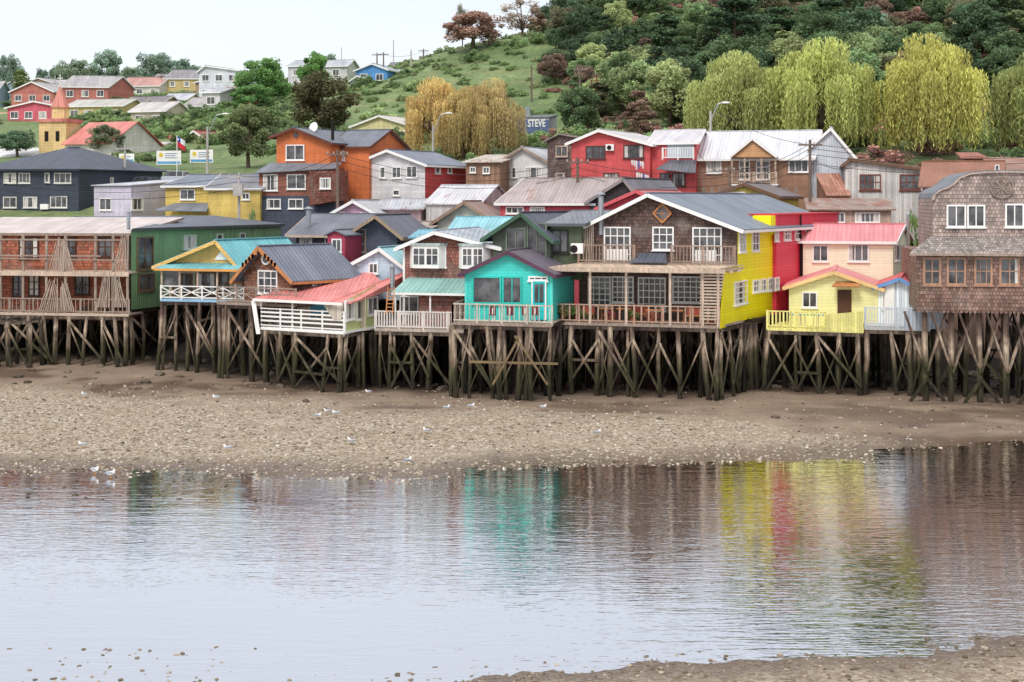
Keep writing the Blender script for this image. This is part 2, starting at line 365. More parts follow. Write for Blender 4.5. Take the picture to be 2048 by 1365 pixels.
def terrain():
    pxs=np.concatenate([np.linspace(-4200,-800,18)[:-1],np.linspace(-800,2900,290),np.linspace(2900,6000,18)[1:]])
    Ds=np.concatenate([np.linspace(1.5,28,16)[:-1],np.linspace(28,46,46)[:-1],np.linspace(46,100,150)[:-1],np.linspace(100,300,90)[:-1],np.linspace(300,800,24)[:-1],np.geomspace(800,7000,12)])
    vs=[];att=[]
    for D in Ds:
        for px in pxs:
            x=X(px,D); z=gz(x,D); vs.append((x,D,z))
            nn=noise.noise(Vector((x*.12,D*.2,1)))+.5*noise.noise(Vector((x*.5,D*.7,2)))
            Df=f*H/(np.interp(px,*farS)-YH); up=np.interp(px,[0,300,700,1300,1500,1800,2100],[87,84,80,78,73,68,65])
            g=smooth(0.5,4,D-Df+nn*1.5)*(1-smooth(-4,2,D-up+nn*4)) if D>50 else .75
            gr=smooth(119,127,D); wet=1-smooth(0.,.10,z) if D<90 else 0.
            if D<90 and D>up-1: wet=max(wet,smooth(.0,.5,nn+.15)*.7)
            if px<760 and 86<D<97: wet=max(wet,smooth(.05,.4,nn+.1)*.9)
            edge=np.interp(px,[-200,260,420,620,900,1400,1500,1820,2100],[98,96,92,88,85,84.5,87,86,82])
            undershade=smooth(-1.5,3,D-edge)*(1-gr)  # mask for shade painted on the mud below the houses
            att.append((g,gr,wet,undershade))
    n=len(pxs); fs=[(r*n+c,r*n+c+1,(r+1)*n+c+1,(r+1)*n+c) for r in range(len(Ds)-1) for c in range(n-1)]
    me=bpy.data.meshes.new('ground'); me.from_pydata(vs,[],fs)
    A_=np.array(att)
    for nm,k in(('z_gravel',0),('z_grass',1),('z_wet',2),('z_undershade',3)):
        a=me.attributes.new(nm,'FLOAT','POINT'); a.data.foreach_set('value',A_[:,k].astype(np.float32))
    me.polygons.foreach_set('use_smooth',[True]*len(fs))
    m=bpy.data.materials.new('ground_mat'); m.use_nodes=True; t=NT(m.node_tree)
    pos=t.n('ShaderNodeNewGeometry').outputs['Position']
    AT=lambda q: t.n('ShaderNodeAttribute',{'attribute_name':q}).outputs['Fac']
    g,gr,wet,und_shade=AT('z_gravel'),AT('z_grass'),AT('z_wet'),AT('z_undershade')
    vo=t.n('ShaderNodeTexVoronoi',None,{'Vector':pos,'Scale':8.5}); vc=t.n('ShaderNodeSeparateColor',None,{0:vo.outputs['Color']}).outputs[0]
    rp=t.n('ShaderNodeValToRGB',None,{0:vc}); e=rp.color_ramp.elements; e[0].color=c4(lin((120,104,90))); e[1].color=c4(lin((208,197,178)))
    q=e.new(.5); q.color=c4(lin((162,147,126)))
    n1=t.noise(pos,.35,5.,.6); n2=t.noise(pos,3.,4.,.6)
    mud=t.mix(t.mr(n1,.35,.65,0.,1.),c4(lin((120,100,86))),c4(lin((148,129,112))))
    mud=t.mix(t.mr(n2,.35,.7,0.,.4),mud,c4(lin((98,82,70))))
    pn=t.noise(t.n('ShaderNodeVectorMath',{'operation':'MULTIPLY'},{0:pos,1:(.35,1.1,1.)}).outputs[0],1.,5.,.65)
    gf=t.m('MULTIPLY',g,t.mr(pn,.33,.55,.3,1.),True)
    c=t.mix(gf,mud,rp.outputs[0])
    c=t.mix(t.mr(n1,.3,.7,.0,.35),c,c4(lin((136,118,94))))
    c=t.mix(t.mr(pn,.48,.7,0.,.5),c,c4(lin((110,97,78))))
    c=t.mix(t.m('MULTIPLY',wet,.75),c,c4(lin((84,68,57))))
    c=t.mix(und_shade,c,c4(lin((38,31,27))))  # painted shade: mud colour darkened below the houses
    n3=t.noise(pos,.12,5.,.6); n4=t.noise(pos,1.2,5.,.7)
    gc=t.mix(t.mr(n3,.35,.65,0.,1.),c4(lin((96,120,72))),c4(lin((138,154,102))))
    gc=t.mix(t.mr(n4,.38,.66,0.,.85),gc,c4(lin((74,94,56))))
    gc=t.mix(t.mr(t.noise(pos,.25,5.,.7),.5,.72,0.,.6),gc,c4(lin((146,136,98))))
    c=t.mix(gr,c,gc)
    ro=t.mr(wet,0.,1.,.85,.28)
    hh=t.m('ADD',t.m('MULTIPLY',t.m('MULTIPLY',vo.outputs['Distance'],-1.),gf),t.m('MULTIPLY',n2,.5))
    bp=t.n('ShaderNodeBump',None,{'Strength':.8,'Distance':.05,'Height':t.m('ADD',hh,t.m('MULTIPLY',t.m('MULTIPLY',n4,gr),9.))})
    bs=t.n('ShaderNodeBsdfPrincipled',None,{'Base Color':c,'Roughness':ro,'Specular IOR Level':.35,'Normal':bp.outputs[0]})
    t.n('ShaderNodeOutputMaterial',None,{0:bs.outputs[0]}); me.materials.append(m)
    ob=bpy.data.objects.new('ground',me); bpy.context.collection.objects.link(ob)
terrain()
# water
def water():
    me=bpy.data.meshes.new('water'); me.from_pydata([(-400,20,0),(400,20,0),(400,78,0),(-400,78,0)],[],[(0,1,2,3)])
    m=bpy.data.materials.new('water_mat'); m.use_nodes=True; t=NT(m.node_tree)
    pos=t.n('ShaderNodeNewGeometry').outputs['Position']
    w1=t.noise(t.n('ShaderNodeVectorMath',{'operation':'MULTIPLY'},{0:pos,1:(1.5,6.,1.)}).outputs[0],1.,2.,.5)
    w2=t.noise(t.n('ShaderNodeVectorMath',{'operation':'MULTIPLY'},{0:pos,1:(.35,1.5,1.)}).outputs[0],1.,2.)
    amp=t.mr(t.noise(t.n('ShaderNodeVectorMath',{'operation':'MULTIPLY'},{0:pos,1:(.05,.14,1.)}).outputs[0],1.,3.),.35,.65,.45,1.3)
    hh=t.m('ADD',t.m('MULTIPLY',t.m('MULTIPLY',w1,amp),.5),t.m('MULTIPLY',w2,.5))
    bp=t.n('ShaderNodeBump',None,{'Strength':1.,'Distance':.022,'Height':hh})
    fr=t.n('ShaderNodeFresnel',None,{'IOR':1.33,'Normal':bp.outputs[0]}).outputs[0]
    fac=t.mr(fr,.02,.38,.64,.93)
    gl=t.n('ShaderNodeBsdfGlossy',None,{'Color':(.93,.945,.985,1.),'Roughness':.045,'Normal':bp.outputs[0]})
    df=t.n('ShaderNodeBsdfDiffuse',None,{'Color':c4(lin((88,74,54)))})
    mx=t.n('ShaderNodeMixShader',None,{0:fac,1:df.outputs[0],2:gl.outputs[0]})
    t.n('ShaderNodeOutputMaterial',None,{0:mx.outputs[0]}); me.materials.append(m)
    bpy.context.collection.objects.link(bpy.data.objects.new('water',me))
water()
# ------------------------------------------------------------------ foliage
def leafmat(name,trans=.3):
    m=bpy.data.materials.new(name); m.use_nodes=True; t=NT(m.node_tree)
    oi=t.n('ShaderNodeObjectInfo'); at=t.n('ShaderNodeAttribute',{'attribute_name':'tint'}).outputs['Fac']
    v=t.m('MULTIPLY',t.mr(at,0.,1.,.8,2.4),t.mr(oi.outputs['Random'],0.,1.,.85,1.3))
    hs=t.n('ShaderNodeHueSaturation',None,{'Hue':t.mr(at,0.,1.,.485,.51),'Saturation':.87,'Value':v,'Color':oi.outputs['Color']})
    d=t.n('ShaderNodeBsdfDiffuse',None,{'Color':hs.outputs[0]}); tr=t.n('ShaderNodeBsdfTranslucent',None,{'Color':hs.outputs[0]})
    mx=t.n('ShaderNodeMixShader',None,{0:trans,1:d.outputs[0],2:tr.outputs[0]})
    t.n('ShaderNodeOutputMaterial',None,{0:mx.outputs[0]}); return m
LEAF=leafmat('foliage')
BARK=mat('wood',(104,88,74),.9)
def npmesh(name,quads,tints,tubes):
    q=np.concatenate(quads) if quads else np.zeros((0,4,3)); N=len(q)
    tv=[];tf=[]
    for p0,p1,r0,r1 in tubes:
        p0=Vector(p0);p1=Vector(p1);d=(p1-p0).normalized(); up=Vector((0,0,1)) if abs(d.z)<.9 else Vector((0,1,0)); a=d.cross(up).normalized(); b=a.cross(d); o=len(tv)
        for p,r in((p0,r0),(p1,r1)):
            for i in range(6): an=i*math.pi/3; tv.append(tuple(p+a*r*math.cos(an)+b*r*math.sin(an)))
        for i in range(6): tf.append((o+i,o+(i+1)%6,o+6+(i+1)%6,o+6+i))
    verts=np.concatenate([q.reshape(-1,3)]+([np.array(tv)] if tv else []))
    idx=np.concatenate([np.arange(N*4)]+([np.array(tf).ravel()+N*4] if tf else [])).astype(np.int32)
    me=bpy.data.meshes.new(name); M_=len(idx)//4
    me.vertices.add(len(verts)); me.vertices.foreach_set('co',verts.astype(np.float32).ravel())
    me.loops.add(len(idx)); me.loops.foreach_set('vertex_index',idx)
    me.polygons.add(M_); me.polygons.foreach_set('loop_start',np.arange(M_,dtype=np.int32)*4)
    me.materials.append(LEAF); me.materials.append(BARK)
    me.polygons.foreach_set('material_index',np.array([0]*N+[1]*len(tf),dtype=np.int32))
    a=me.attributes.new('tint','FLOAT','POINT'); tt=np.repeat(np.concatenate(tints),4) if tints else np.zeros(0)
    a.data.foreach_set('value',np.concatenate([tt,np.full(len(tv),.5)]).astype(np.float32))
    me.uv_layers.new(name='UVMap'); me.update(calc_edges=True); me.validate(); return me
def leaves(c,size,rng,flat=0.):
    N=len(c); a=rng.normal(size=(N,3)); b=rng.normal(size=(N,3))
    if flat: a[:,2]*=1-flat; b[:,2]*=1-flat
    a/=np.linalg.norm(a,axis=1)[:,None]; b-=a*(a*b).sum(1)[:,None]; b/=np.linalg.norm(b,axis=1)[:,None]
    s=(size*rng.uniform(.6,1.3,N))[:,None]
    return np.stack([c-a*s-b*s*.3,c+a*s*.2-b*s*.8,c+a*s+b*s*.3,c-a*s*.2+b*s*.8],axis=1)
def tree_mesh(kind,seed):
    rng=np.random.default_rng(seed); Q=[];T=[];tb=[]
    def clump(c,r,n,sz,flat=0.,sq=1.,tn=None):
        d=rng.normal(size=(n,3)); d/=np.linalg.norm(d,axis=1)[:,None]; rr=rng.uniform(.25,1.1,n)**.5*r
        p=c+d*rr[:,None]*np.array([1,1,sq]); Q.append(leaves(p,sz,rng,flat))
        tn=rng.uniform(.2,.75) if tn is None else tn
        T.append(np.clip(tn+rng.normal(0,.14,n)+d[:,2]*.18,0,1))  # upper leaves of a clump tinted lighter, top light painted in
    if kind=='round':      # 10 m tall
        ends=[]
        for i in range(46):
            th=rng.uniform(0,2*math.pi); ph=math.acos(rng.uniform(-.9,1)); k=rng.uniform(.5,.95)
            c=np.array([3.9*k*math.sin(ph)*math.cos(th),3.9*k*math.sin(ph)*math.sin(th),5.5+4.*k*math.cos(ph)])
            clump(c,rng.uniform(.65,1.35),190,.17); ends.append(c)
        tb.append(((0,0,-1),(.1,0,3.2),.32,.22))
        for c in ends[:12]: tb.append(((.1,0,3.),tuple(c),.14,.04))
    elif kind=='sparse':
        for i in range(30):
            th=rng.uniform(0,2*math.pi); k=rng.uniform(.3,1); c=np.array([3.6*k*math.cos(th),3.6*k*math.sin(th),rng.uniform(3,9.4)])
            tb.append(((0,0,2.5+rng.uniform(-.5,1)),tuple(c),.09,.02)); clump(c,rng.uniform(.5,1.),80,.16)
            for _ in range(4): tb.append((tuple(c*.8+np.array([0,0,1])),tuple(c+rng.normal(0,.8,3)),.04,.01))
        tb.append(((0,0,-1),(0,0,4),.25,.16))
    elif kind=='conifer':  # 12 m, broad irregular cypress
        for i in range(75):
            z=rng.uniform(.8,11.3); R=3.9*min(1,1.5*(1-z/12.3))**.8; th=rng.uniform(0,2*math.pi); k=rng.uniform(.4,1)
            c=np.array([R*k*math.cos(th),R*k*math.sin(th),z]); clump(c,rng.uniform(.6,1.2)*(.7+.4*(1-z/12)),115,.17,.3,.6)
        tb.append(((0,0,-1),(0,0,11),.3,.05))
    elif kind=='poplar':
        for i in range(30):
            z=rng.uniform(1.,11.); R=1.7*math.sin(min(1,(z+1)/12.)*math.pi)**.6; th=rng.uniform(0,6.28)
            clump(np.array([R*.6*math.cos(th),R*.6*math.sin(th),z]),.9,110,.18,0,1.4)
        tb.append(((0,0,-1),(0,0,9),.2,.05))
    elif kind=='bush':     # 3 m
        for i in range(20):
            th=rng.uniform(0,6.28); k=rng.uniform(0,1)**.5; c=np.array([2.2*k*math.cos(th),1.9*k*math.sin(th),rng.uniform(.1,.9+1.2*(1-k))])
            clump(c,rng.uniform(.35,.85),85,.14)
        for i in range(5): tb.append(((0,0,-.5),(rng.normal(),rng.normal(),1.3),.05,.02))
    elif kind=='willow':   # 14 m tall, ~8 m radius
        lobes=[(rng.uniform(-1,1),rng.uniform(-1,1),14.,3.)]
        for i in range(6):
            a=rng.uniform(0,6.28); r=rng.uniform(1.5,3.4); lobes.append((r*math.cos(a),r*math.sin(a),13.2-r*.35+rng.uniform(-.6,.5),rng.uniform(1.7,2.6)))
        for i in range(11):
            a=i*.571+rng.uniform(-.3,.3); r=rng.uniform(4.2,6.2); lobes.append((r*math.cos(a),r*math.sin(a),12.6-(r-3)*1.15+rng.uniform(-1.2,.6),rng.uniform(1.3,2.3)))
        for lx,ly,lz,lr in lobes:
            lt=rng.uniform(-.14,.14)
            for k in range(int(38*lr)):
                th=rng.uniform(0,6.28); rr=lr*rng.uniform(.05,1)**.55; dome=math.sqrt(max(0,1-(rr/lr/1.03)**2))
                x=lx+rr*math.cos(th); y=ly+rr*math.sin(th); z=lz-lr*.8+lr*.8*dome
                Ln=rng.uniform(2.,7.)*(1.2 if rng.uniform()<.4 else .9)+(2.5 if math.hypot(x,y)>4 else 0); zb=max(z-Ln,rng.uniform(.2,2.6)); n=int((z-zb)/.33)+1
                zz=np.linspace(z,zb,n); sway=rng.normal(0,.6); f_=((z-zz)/8); c=np.stack([x+sway*f_**1.3+rng.normal(0,.1,n),y+rng.normal(0,.5)*f_+rng.normal(0,.1,n),zz],1)
                tn=np.clip(.42+lt+rng.normal(0,.12),.02,.95)
                an=rng.uniform(0,3.14,n); a=np.stack([np.cos(an),np.sin(an),rng.normal(0,.3,n)],1)*.09; dn=np.stack([rng.normal(0,.09,n),rng.normal(0,.09,n),np.full(n,-.25)],1)
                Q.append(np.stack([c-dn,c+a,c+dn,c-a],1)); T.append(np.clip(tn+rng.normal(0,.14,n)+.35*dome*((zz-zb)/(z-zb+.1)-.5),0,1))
            tb.append(((0,0,2.6),(lx,ly,lz-1.),.24,.06))
        tb.append(((0,0,-1),(0,0,3),.6,.45))
    return npmesh(kind+'_mesh',Q,T,tb)
TM={}
for k,nv in(('round',4),('sparse',1),('conifer',3),('poplar',1),('bush',4),('willow',4)): TM[k]=[tree_mesh(k,100+i*7+len(k)) for i in range(nv)]
TH={'round':10.2,'sparse':10.,'conifer':12.,'poplar':12.,'bush':2.6,'willow':14.}
TW={'round':8.6,'sparse':8.,'conifer':8.,'poplar':3.8,'bush':5.,'willow':15.}
_wi=[0]
def tree(name,kind,px,ytop,ybase,w,D,col,parent=None):
    x=X(px,D); g=gz(x,D); zt=Z(ytop,D)
    hgt=max(zt-g,1.) ; wm=w/f*D
    if kind=='willow': me=TM[kind][_wi[0]%4]; _wi[0]+=1
    else: me=random.choice(TM[kind])
    ob=bpy.data.objects.new(name,me); bpy.context.collection.objects.link(ob)
    s=hgt/TH[kind]; sw=wm/TW[kind]
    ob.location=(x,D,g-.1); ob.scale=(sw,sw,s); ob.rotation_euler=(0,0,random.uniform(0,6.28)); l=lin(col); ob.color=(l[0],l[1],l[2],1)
    if parent: ob.parent=parent
    return ob
def empty(name):
    e=bpy.data.objects.new(name,None); bpy.context.collection.objects.link(e); return e
def rowof(x,D): return YH-(gz(x,D)-H)*f/D
tree('willow_tree','willow',1470,98,320,210,154,(140,146,80)); tree('willow_tree','willow',1645,76,330,255,150,(144,150,76))
tree('willow_tree','willow',1862,66,330,245,148,(162,160,74)); tree('willow_tree','willow',2085,95,330,230,150,(138,146,80))
tree('yellow_willow_tree','willow',880,152,300,165,158,(172,148,84)); tree('yellow_willow_tree','willow',975,155,300,150,163,(160,142,90)); tree('yellow_willow_tree','willow',925,172,300,120,155,(164,144,84))
tree('autumn_beech_tree','round',945,18,107,135,254,(126,98,84)); tree('bare_tree','sparse',1045,0,70,110,272,(140,124,108)); tree('autumn_beech_tree','round',1085,20,70,70,275,(130,106,86)); tree('small_ridge_tree','sparse',925,8,40,50,280,(130,130,116))
tree('olive_broadleaf_tree','round',648,138,265,165,172,(92,90,62)); tree('broadleaf_tree','round',497,205,330,130,152,(98,106,68))
tree('broadleaf_tree','round',525,108,225,125,225,(88,122,62)); tree('broadleaf_tree','round',505,165,240,100,215,(82,114,60)); tree('broadleaf_tree','round',628,98,190,75,240,(90,128,62))
tree('broadleaf_tree','round',212,245,315,85,168,(98,106,80)); tree('broadleaf_tree','round',35,255,315,90,170,(80,102,76)); tree('broadleaf_tree','round',185,200,240,50,240,(100,120,76))
tree('poplar_tree','poplar',43,138,235,52,330,(108,122,72))
tree('garden_bush','bush',140,405,440,95,116,(108,134,66)); tree('garden_bush','bush',1820,388,450,90,104,(96,118,62)); tree('garden_bush','bush',1850,430,470,60,100,(96,122,62)); tree('garden_bush','bush',500,400,440,70,119,(96,116,66)); tree('garden_bush','bush',935,350,372,40,124,(116,130,50)); tree('garden_bush','bush',1800,425,470,60,102,(110,128,66)); tree('garden_bush','bush',300,425,445,40,110,(96,118,66))
far=empty('distant_trees')  # distance haze painted into these trees: paler, greyer leaf colours
for px,yt,w,D in((18,102,60,420),(150,112,80,420),(212,95,75,430),(310,100,90,430),(362,112,60,430),(120,128,60,440),(260,130,60,440),(85,132,40,400),(275,148,80,420),(340,135,80,440),(390,128,60,430),(440,140,60,420),(60,165,60,430),(0,160,60,430),(655,102,60,420),(180,170,60,400),(230,148,70,420),(-60,120,80,430),(-140,110,90,430)):
    tree('tree','round',px,yt,0,w,D,random.choice(((108,128,108),(104,124,106),(116,132,106))),far)
for i in range(170):
    px=random.uniform(-300,760); D=random.uniform(225,640); x=X(px,D); yy=rowof(x,D)
    tree('tree',random.choice(('round','round','bush')),px,yy-random.uniform(10,32),0,random.uniform(25,60),D,random.choice(((102,122,90),(96,114,86),(118,126,92),(118,108,90))),far)
forest=empty('hillside_forest')
def inreg(px,py):
    edge=np.interp(py,[0,60,110,150,190,240,300],[1180,1120,1100,1080,1080,1110,1150]); return px>edge
cnt=0
while cnt<470:
    px=random.uniform(1060,2600); D=random.uniform(168,325); x=X(px,D); gy=rowof(x,D)
    if not inreg(px,gy): continue
    k=random.choice(('round','round','conifer','round')); hm=random.uniform(5,10)*(1 if D<240 else 1.15)
    if px<1250: hm*=.7
    c=random.choice(((74,94,66),(68,88,62),(84,104,68),(72,90,64),(96,116,74),(104,102,76),(120,98,84),(90,108,70),(114,128,84),(78,100,66),(130,138,90)))  # greens lightened towards grey, haze put into the colour
    tree('tree',k,px,gy-hm*f/D,0,hm*random.uniform(.85,1.15)*f/D,D,c,forest); cnt+=1
for px,yt,w,D,c,k in((1140,28,120,250,(72,92,66),'round'),(1190,60,140,235,(68,86,64),'round'),(1255,55,140,228,(66,82,62),'round'),(1330,30,130,235,(92,112,74),'conifer'),(1215,5,60,300,(92,104,84),'round'),(1280,0,80,300,(90,102,80),'round'),(1110,95,80,225,(82,98,68),'round'),(1300,90,120,215,(66,80,60),'round'),(1400,100,110,215,(70,88,62),'conifer'),(1470,-20,170,220,(62,82,58),'conifer'),(1560,10,150,222,(74,98,66),'conifer'),(1745,15,80,225,(114,134,112),'round'),(1820,20,120,225,(120,96,82),'round'),(1990,10,120,222,(74,92,64),'round'),(1660,-10,140,225,(66,88,62),'conifer'),(1920,-30,150,235,(64,84,60),'conifer')):
    tree('tree',k,px,yt,0,w,D,c,forest)
shr=empty('hillside_shrubs')
for i in range(1900):
    px=random.uniform(150,2350); D=random.uniform(138,300); x=X(px,D); gy=rowof(x,D)
    if px<560 and D<190 and random.random()<.85: continue
    if 560<px<1100 and D<168 and random.random()<.5: continue
    op=660<px<1150 and D>172
    c=random.choice(((94,116,72),(88,108,68),(104,126,76),(84,100,66),(118,134,86)))
    if px>1100 and random.random()<.4: c=random.choice(((134,96,86),(122,92,78),(142,102,92)))
    if op and random.random()<.85: hm=random.uniform(.5,1.1); c=random.choice(((104,126,76),(112,132,84),(98,118,72),(120,124,86)))
    else: hm=random.uniform(.8,2.4)
    tree('shrub','bush',px,gy-hm*f/D,0,hm*random.uniform(1.8,3.)*f/D,D,c,shr)
# ------------------------------------------------------------------ palafitos (stilt houses)
up=Vector((0,0,1))
ROOFG=mat('roof',(128,132,140),.5); ROOFD=mat('roof',(98,102,114),.5); ROOFB=mat('roof',(132,140,154),.45)
# 1 left balcony house
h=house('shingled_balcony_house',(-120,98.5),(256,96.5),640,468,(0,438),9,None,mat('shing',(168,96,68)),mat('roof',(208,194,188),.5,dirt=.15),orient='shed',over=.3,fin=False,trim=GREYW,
  frame=mat('wood',(86,52,40)),wins=[(38,474,78,517,3,2),(123,474,153,515,2,2),(196,474,225,514,2,2),(25,550,50,595,2,3),(57,550,80,593,2,3),(150,550,180,590,2,2),(222,548,240,585,1,2),(-60,474,-20,517,3,2)])
A=V2(-120,96.3);B=V2(258,94.2); zd=Z(630,95); bk=h.b*2.4
deck(h,A,B,bk,zd,LTW); deck(h,A,B,bk,Z(547,95),LTW,'balcony')
FB=Facade(A,B)
for px in(-60,0,45,92,130,190,225,254):
    s,_=FB.sz(px,500); h.beam('porch_posts',GREYW,FB.P(s,zd,-.1),FB.P(s,Z(468,95)-.05,-.1),.16,.16)
for yy in(480,512): h.beam('porch_posts',GREYW,FB.P(0,Z(yy,95),.0),FB.P(FB.W-(.5 if yy==480 else 2),Z(yy,95),0),.07,.1)
STK=mat('wood',(186,168,152),.85)
for x0,x1,yt,yb,dr in((100,126,475,540,1),(124,148,480,540,-1),(226,256,470,540,1),(78,116,556,622,1),(122,148,562,622,-1),(196,220,545,615,1),(226,254,548,615,-1)):
    for k in range(9):
        a=k/8; xb=x0+(x1-x0)*a; xt=x1-(x1-x0)*(1-a)*.45 if dr>0 else x0+(x1-x0)*a*.45
        h.cyl('slat_screens',STK,FB.at(xt+random.uniform(-2,2),yt+random.uniform(-2,14),.06),FB.at(xb+random.uniform(-1,1),yb,.06),.028,.036,5)
rail(h,A,B,zd+.12,.95,.3,GREYW,'bal')
h.beam('balcony_rail',GREYW,FB.P(0,Z(517,95),.05),FB.P(FB.W,Z(520,95),.05),.06,.09)
stilts(h,A,B,h.b*9,zd,14,4,.6); stilts(h,A-h.b*1.6,A-h.b*1.6+(B-A)*.55,h.b*1.4,Z(640,94),6,2,.5)
h.finish()
# 2 green
GR=mat('corr',(126,164,118),.5,dirt=.15)
C0=V2(262,95);C1=V2(562,113); F=Facade(C0,C1); h=Obj('green_corrugated_house'); zb=Z(620,95); zt=Z(460,95)
fp=[C0,C1,Vector((-25.,118,0)),Vector((-33.8,111,0)),Vector((-25.6,106.4,0))]
for i in range(5):
    a,b=fp[i],fp[(i+1)%5]; h.poly('walls',GR,[a+up*zb,b+up*zb,b+up*zt,a+up*zt])
h.poly('floor',DARKIN,[p+up*zb for p in fp])
ro=[C0+F.n*.3-F.u*.3+up*(zt-.02),C1+F.n*.3+F.u*.3+up*(zt-.02),Vector((-25,118.4,zt+.62)),Vector((-34.2,111,zt+.62)),Vector((-25.6,106.4,zt+.32))]
h.slab('roof',ROOFD,[ro[0],ro[1],ro[2],ro[4]],(0,0,.1)); h.slab('roof',ROOFD,[ro[4],ro[2],ro[3]],(0,0,.09))
h.beam('trim',mat('plain',(70,74,70)),F.P(-.3,zt,.33),F.P(F.W,zt,.33),.05,.2)
FRD=mat('wood',(120,96,70))
for w in((273,474,306,540,2,2),(276,547,308,582,2,1),(366,470,391,499,2,1),(432,468,446,492,1,1),(478,466,490,486,1,1)): window(h,F,*w,fr=FRD if w[0]<310 else mat('plain',(196,206,190)))
stovepipe(h,257,424,460,97)
stilts(h,F.P(0,0,-.2),F.P(12,0,-.2),-F.n*4,zb,8,3,.6)
h.finish()
# 3 cyan roof yellow house
CY=mat('roof',(122,192,198),.45,dirt=.15); YW=mat('clap',(232,188,110))
h=house('cyan_roofed_house',(338,95),(484,93.6),603,527,(445,482),6,30,mat('clap',(205,196,170)),CY,side=mat('clap',(206,120,110)),over=.7,fin=False,trim=YW,gablemat=YW,frame=mat('wood',(120,84,60)),
   wins=[(392,545,432,592,2,1),(438,545,458,590,1,2),(345,548,385,590,2,2)])
F=h.F
h.slab('ornament',WHITE,[F.at(430,520,.06),F.at(466,520,.06),F.at(447,497,.06)],F.n*.05)
A=V2(322,93.2);B=V2(488,91.6); zd=Z(603,92.4)
deck(h,A,B,h.b*2.4,zd,mat('plain',(150,190,215))); rail(h,A,B,zd+.1,.85,.5,WHITE,'X')
FF=Facade(A,B)
h.slab('veranda_roof',CY,[FF.P(-.4,Z(540,92),.2),FF.P(FF.W+.2,Z(540,92),.2),FF.P(FF.W+.2,Z(527,94),-2.1),FF.P(-.4,Z(527,94),-2.1)],(0,0,.07)); h.beam('veranda_roof',mat('plain',(226,160,80)),FF.P(-.4,Z(541,92),.23),FF.P(FF.W+.2,Z(541,92),.23),.05,.14)
for s in(0,1.3,2.6,4.,5.3): h.beam('veranda_posts',LTW,FF.P(s,zd,-.1),FF.P(s,Z(540,92),-.1),.11,.11)
h.poly('veranda_glass',GLASS,[FF.P(.1,zd+1,-.2),FF.P(1.2,zd+1,-.2),FF.P(1.2,zd+2,-.2),FF.P(.1,zd+2,-.2)])
stilts(h,A,B,h.b*8,zd,7,4,.7); h.finish()
# 4 little wooden cabin
SB=mat('shing',(130,86,64))
h=house('ornate_wooden_cabin',(488,91.5),(585,89.5),606,549,(530,494),4.8,44,SB,mat('roof',(124,128,142),.5),side=mat('shing',(104,72,60)),over=.55,fin=False,trim=ORW,wins=[(517,541,556,588,3,3)],swins=[(624,550,641,573,2,2)])
h.cyl('oculus',WHITE,h.F.at(533,519,0),h.F.at(533,519,.1),.36,.36,16); h.cyl('oculus',GLASS,h.F.at(533,519,.1),h.F.at(533,519,.12),.24,.24,16)
for k in range(-4,5):
    for q in (-1,1):
        p=h.F.at(530+q*(6+abs(k)*6.5),497+abs(k)*5.8+5,.6); h.beam('bargeboard',ORW,p,p-up*.25,.14,.05)
A=V2(435,90.6);B=V2(592,88); zd=Z(610,89.5); deck(h,A,B,h.b*2.6,zd,GREYW); rail(h,A,B,zd+.12,.95,.2,GREYW,'X')
stilts(h,A,B,h.b*9,zd,6,4,.7); h.finish()
# 5 dark grey house
DG=mat('clap',(86,88,100))
h=house('dark_grey_house',(592,104),(722,103),560,468,(0,430),9,None,DG,mat('roof',(118,120,130),.5),orient='side',over=.6,trim=LTW,fin=False,wins=[(600,476,625,500,2,1),(650,476,672,500,2,1)])
stovepipe(h,617,420,450,105,.2); h.finish()
h=house('dark_grey_gable_house',(712,101),(794,100),560,462,(757,432),6,15,mat('clap',(90,94,108)),mat('roof',(106,108,118),.5),over=.7,trim=mat('wood',(160,138,112)),fin=False,wins=[(718,458,733,505,1,3)],frame=GREYW)
h.finish()
house('magenta_porch_house',(655,99),(690,98.5),540,470,(672,462),3,None,mat('corr',(186,70,94)),ROOFG,over=.2,wins=[(664,478,684,505,2,1)])
# 6 pale blue
house('pale_blue_cottage',(702,94),(806,93),600,530,(762,497),6,20,mat('clap',(210,226,240)),mat('roof',(160,208,214),.45),over=.3,trim=WHITE,wins=[(738,526,757,548,2,1)])
# 7 pink roof terrace house
PK=mat('roof',(228,140,134),.5,rust=.1)
h=Obj('pink_roofed_terrace_house'); A=V2(520,88.5);B=V2(688,85.2);F=Facade(A,B); zd=Z(662,87); bk=Vector((3.8,7.,0)); bu=bk.normalized()
GL=mat('clap',(220,232,160)); C=V2(752,89.5)
FS=Facade(B,C); zt=Z(602,86)
h.poly('walls',GL,[FS.P(0,zd),FS.P(FS.W,zd),FS.P(FS.W,zt+.8),FS.P(0,zt)])
h.poly('walls',mat('clap',(225,214,190)),[F.P(0,zd,-2.2),F.P(F.W,zd,-2.2),F.P(F.W,zt+.2,-2.2),F.P(0,zt+.2,-2.2)])
h.slab('roof',PK,[F.P(-.3,zt-.1,.3),F.P(F.W-.9,zt-.1,.3),F.P(F.W-.9,zt-.1,.3)+bk*.72+up*.9,F.P(0,zt-.1,.3)+bk*1.4+up*1.95],(0,0,.08))
h.slab('roof',PK,[F.P(F.W-.9,zt-.1,.3),FS.P(.3,zt-.15,.3),V2(792,91)+up*(Z(577,91)),F.P(F.W-.9,zt-.1,.3)+bk*1.4+up*1.95,],(0,0,.08))
h.slab('roof',PK,[F.P(0,zt-.1,.3)+bk*1.4+up*1.95,F.P(F.W-.9,zt-.1,.3)+bk*1.4+up*1.95,V2(792,97)+up*Z(546,97),V2(742,98)+up*Z(541,98)],(0,0,.08))
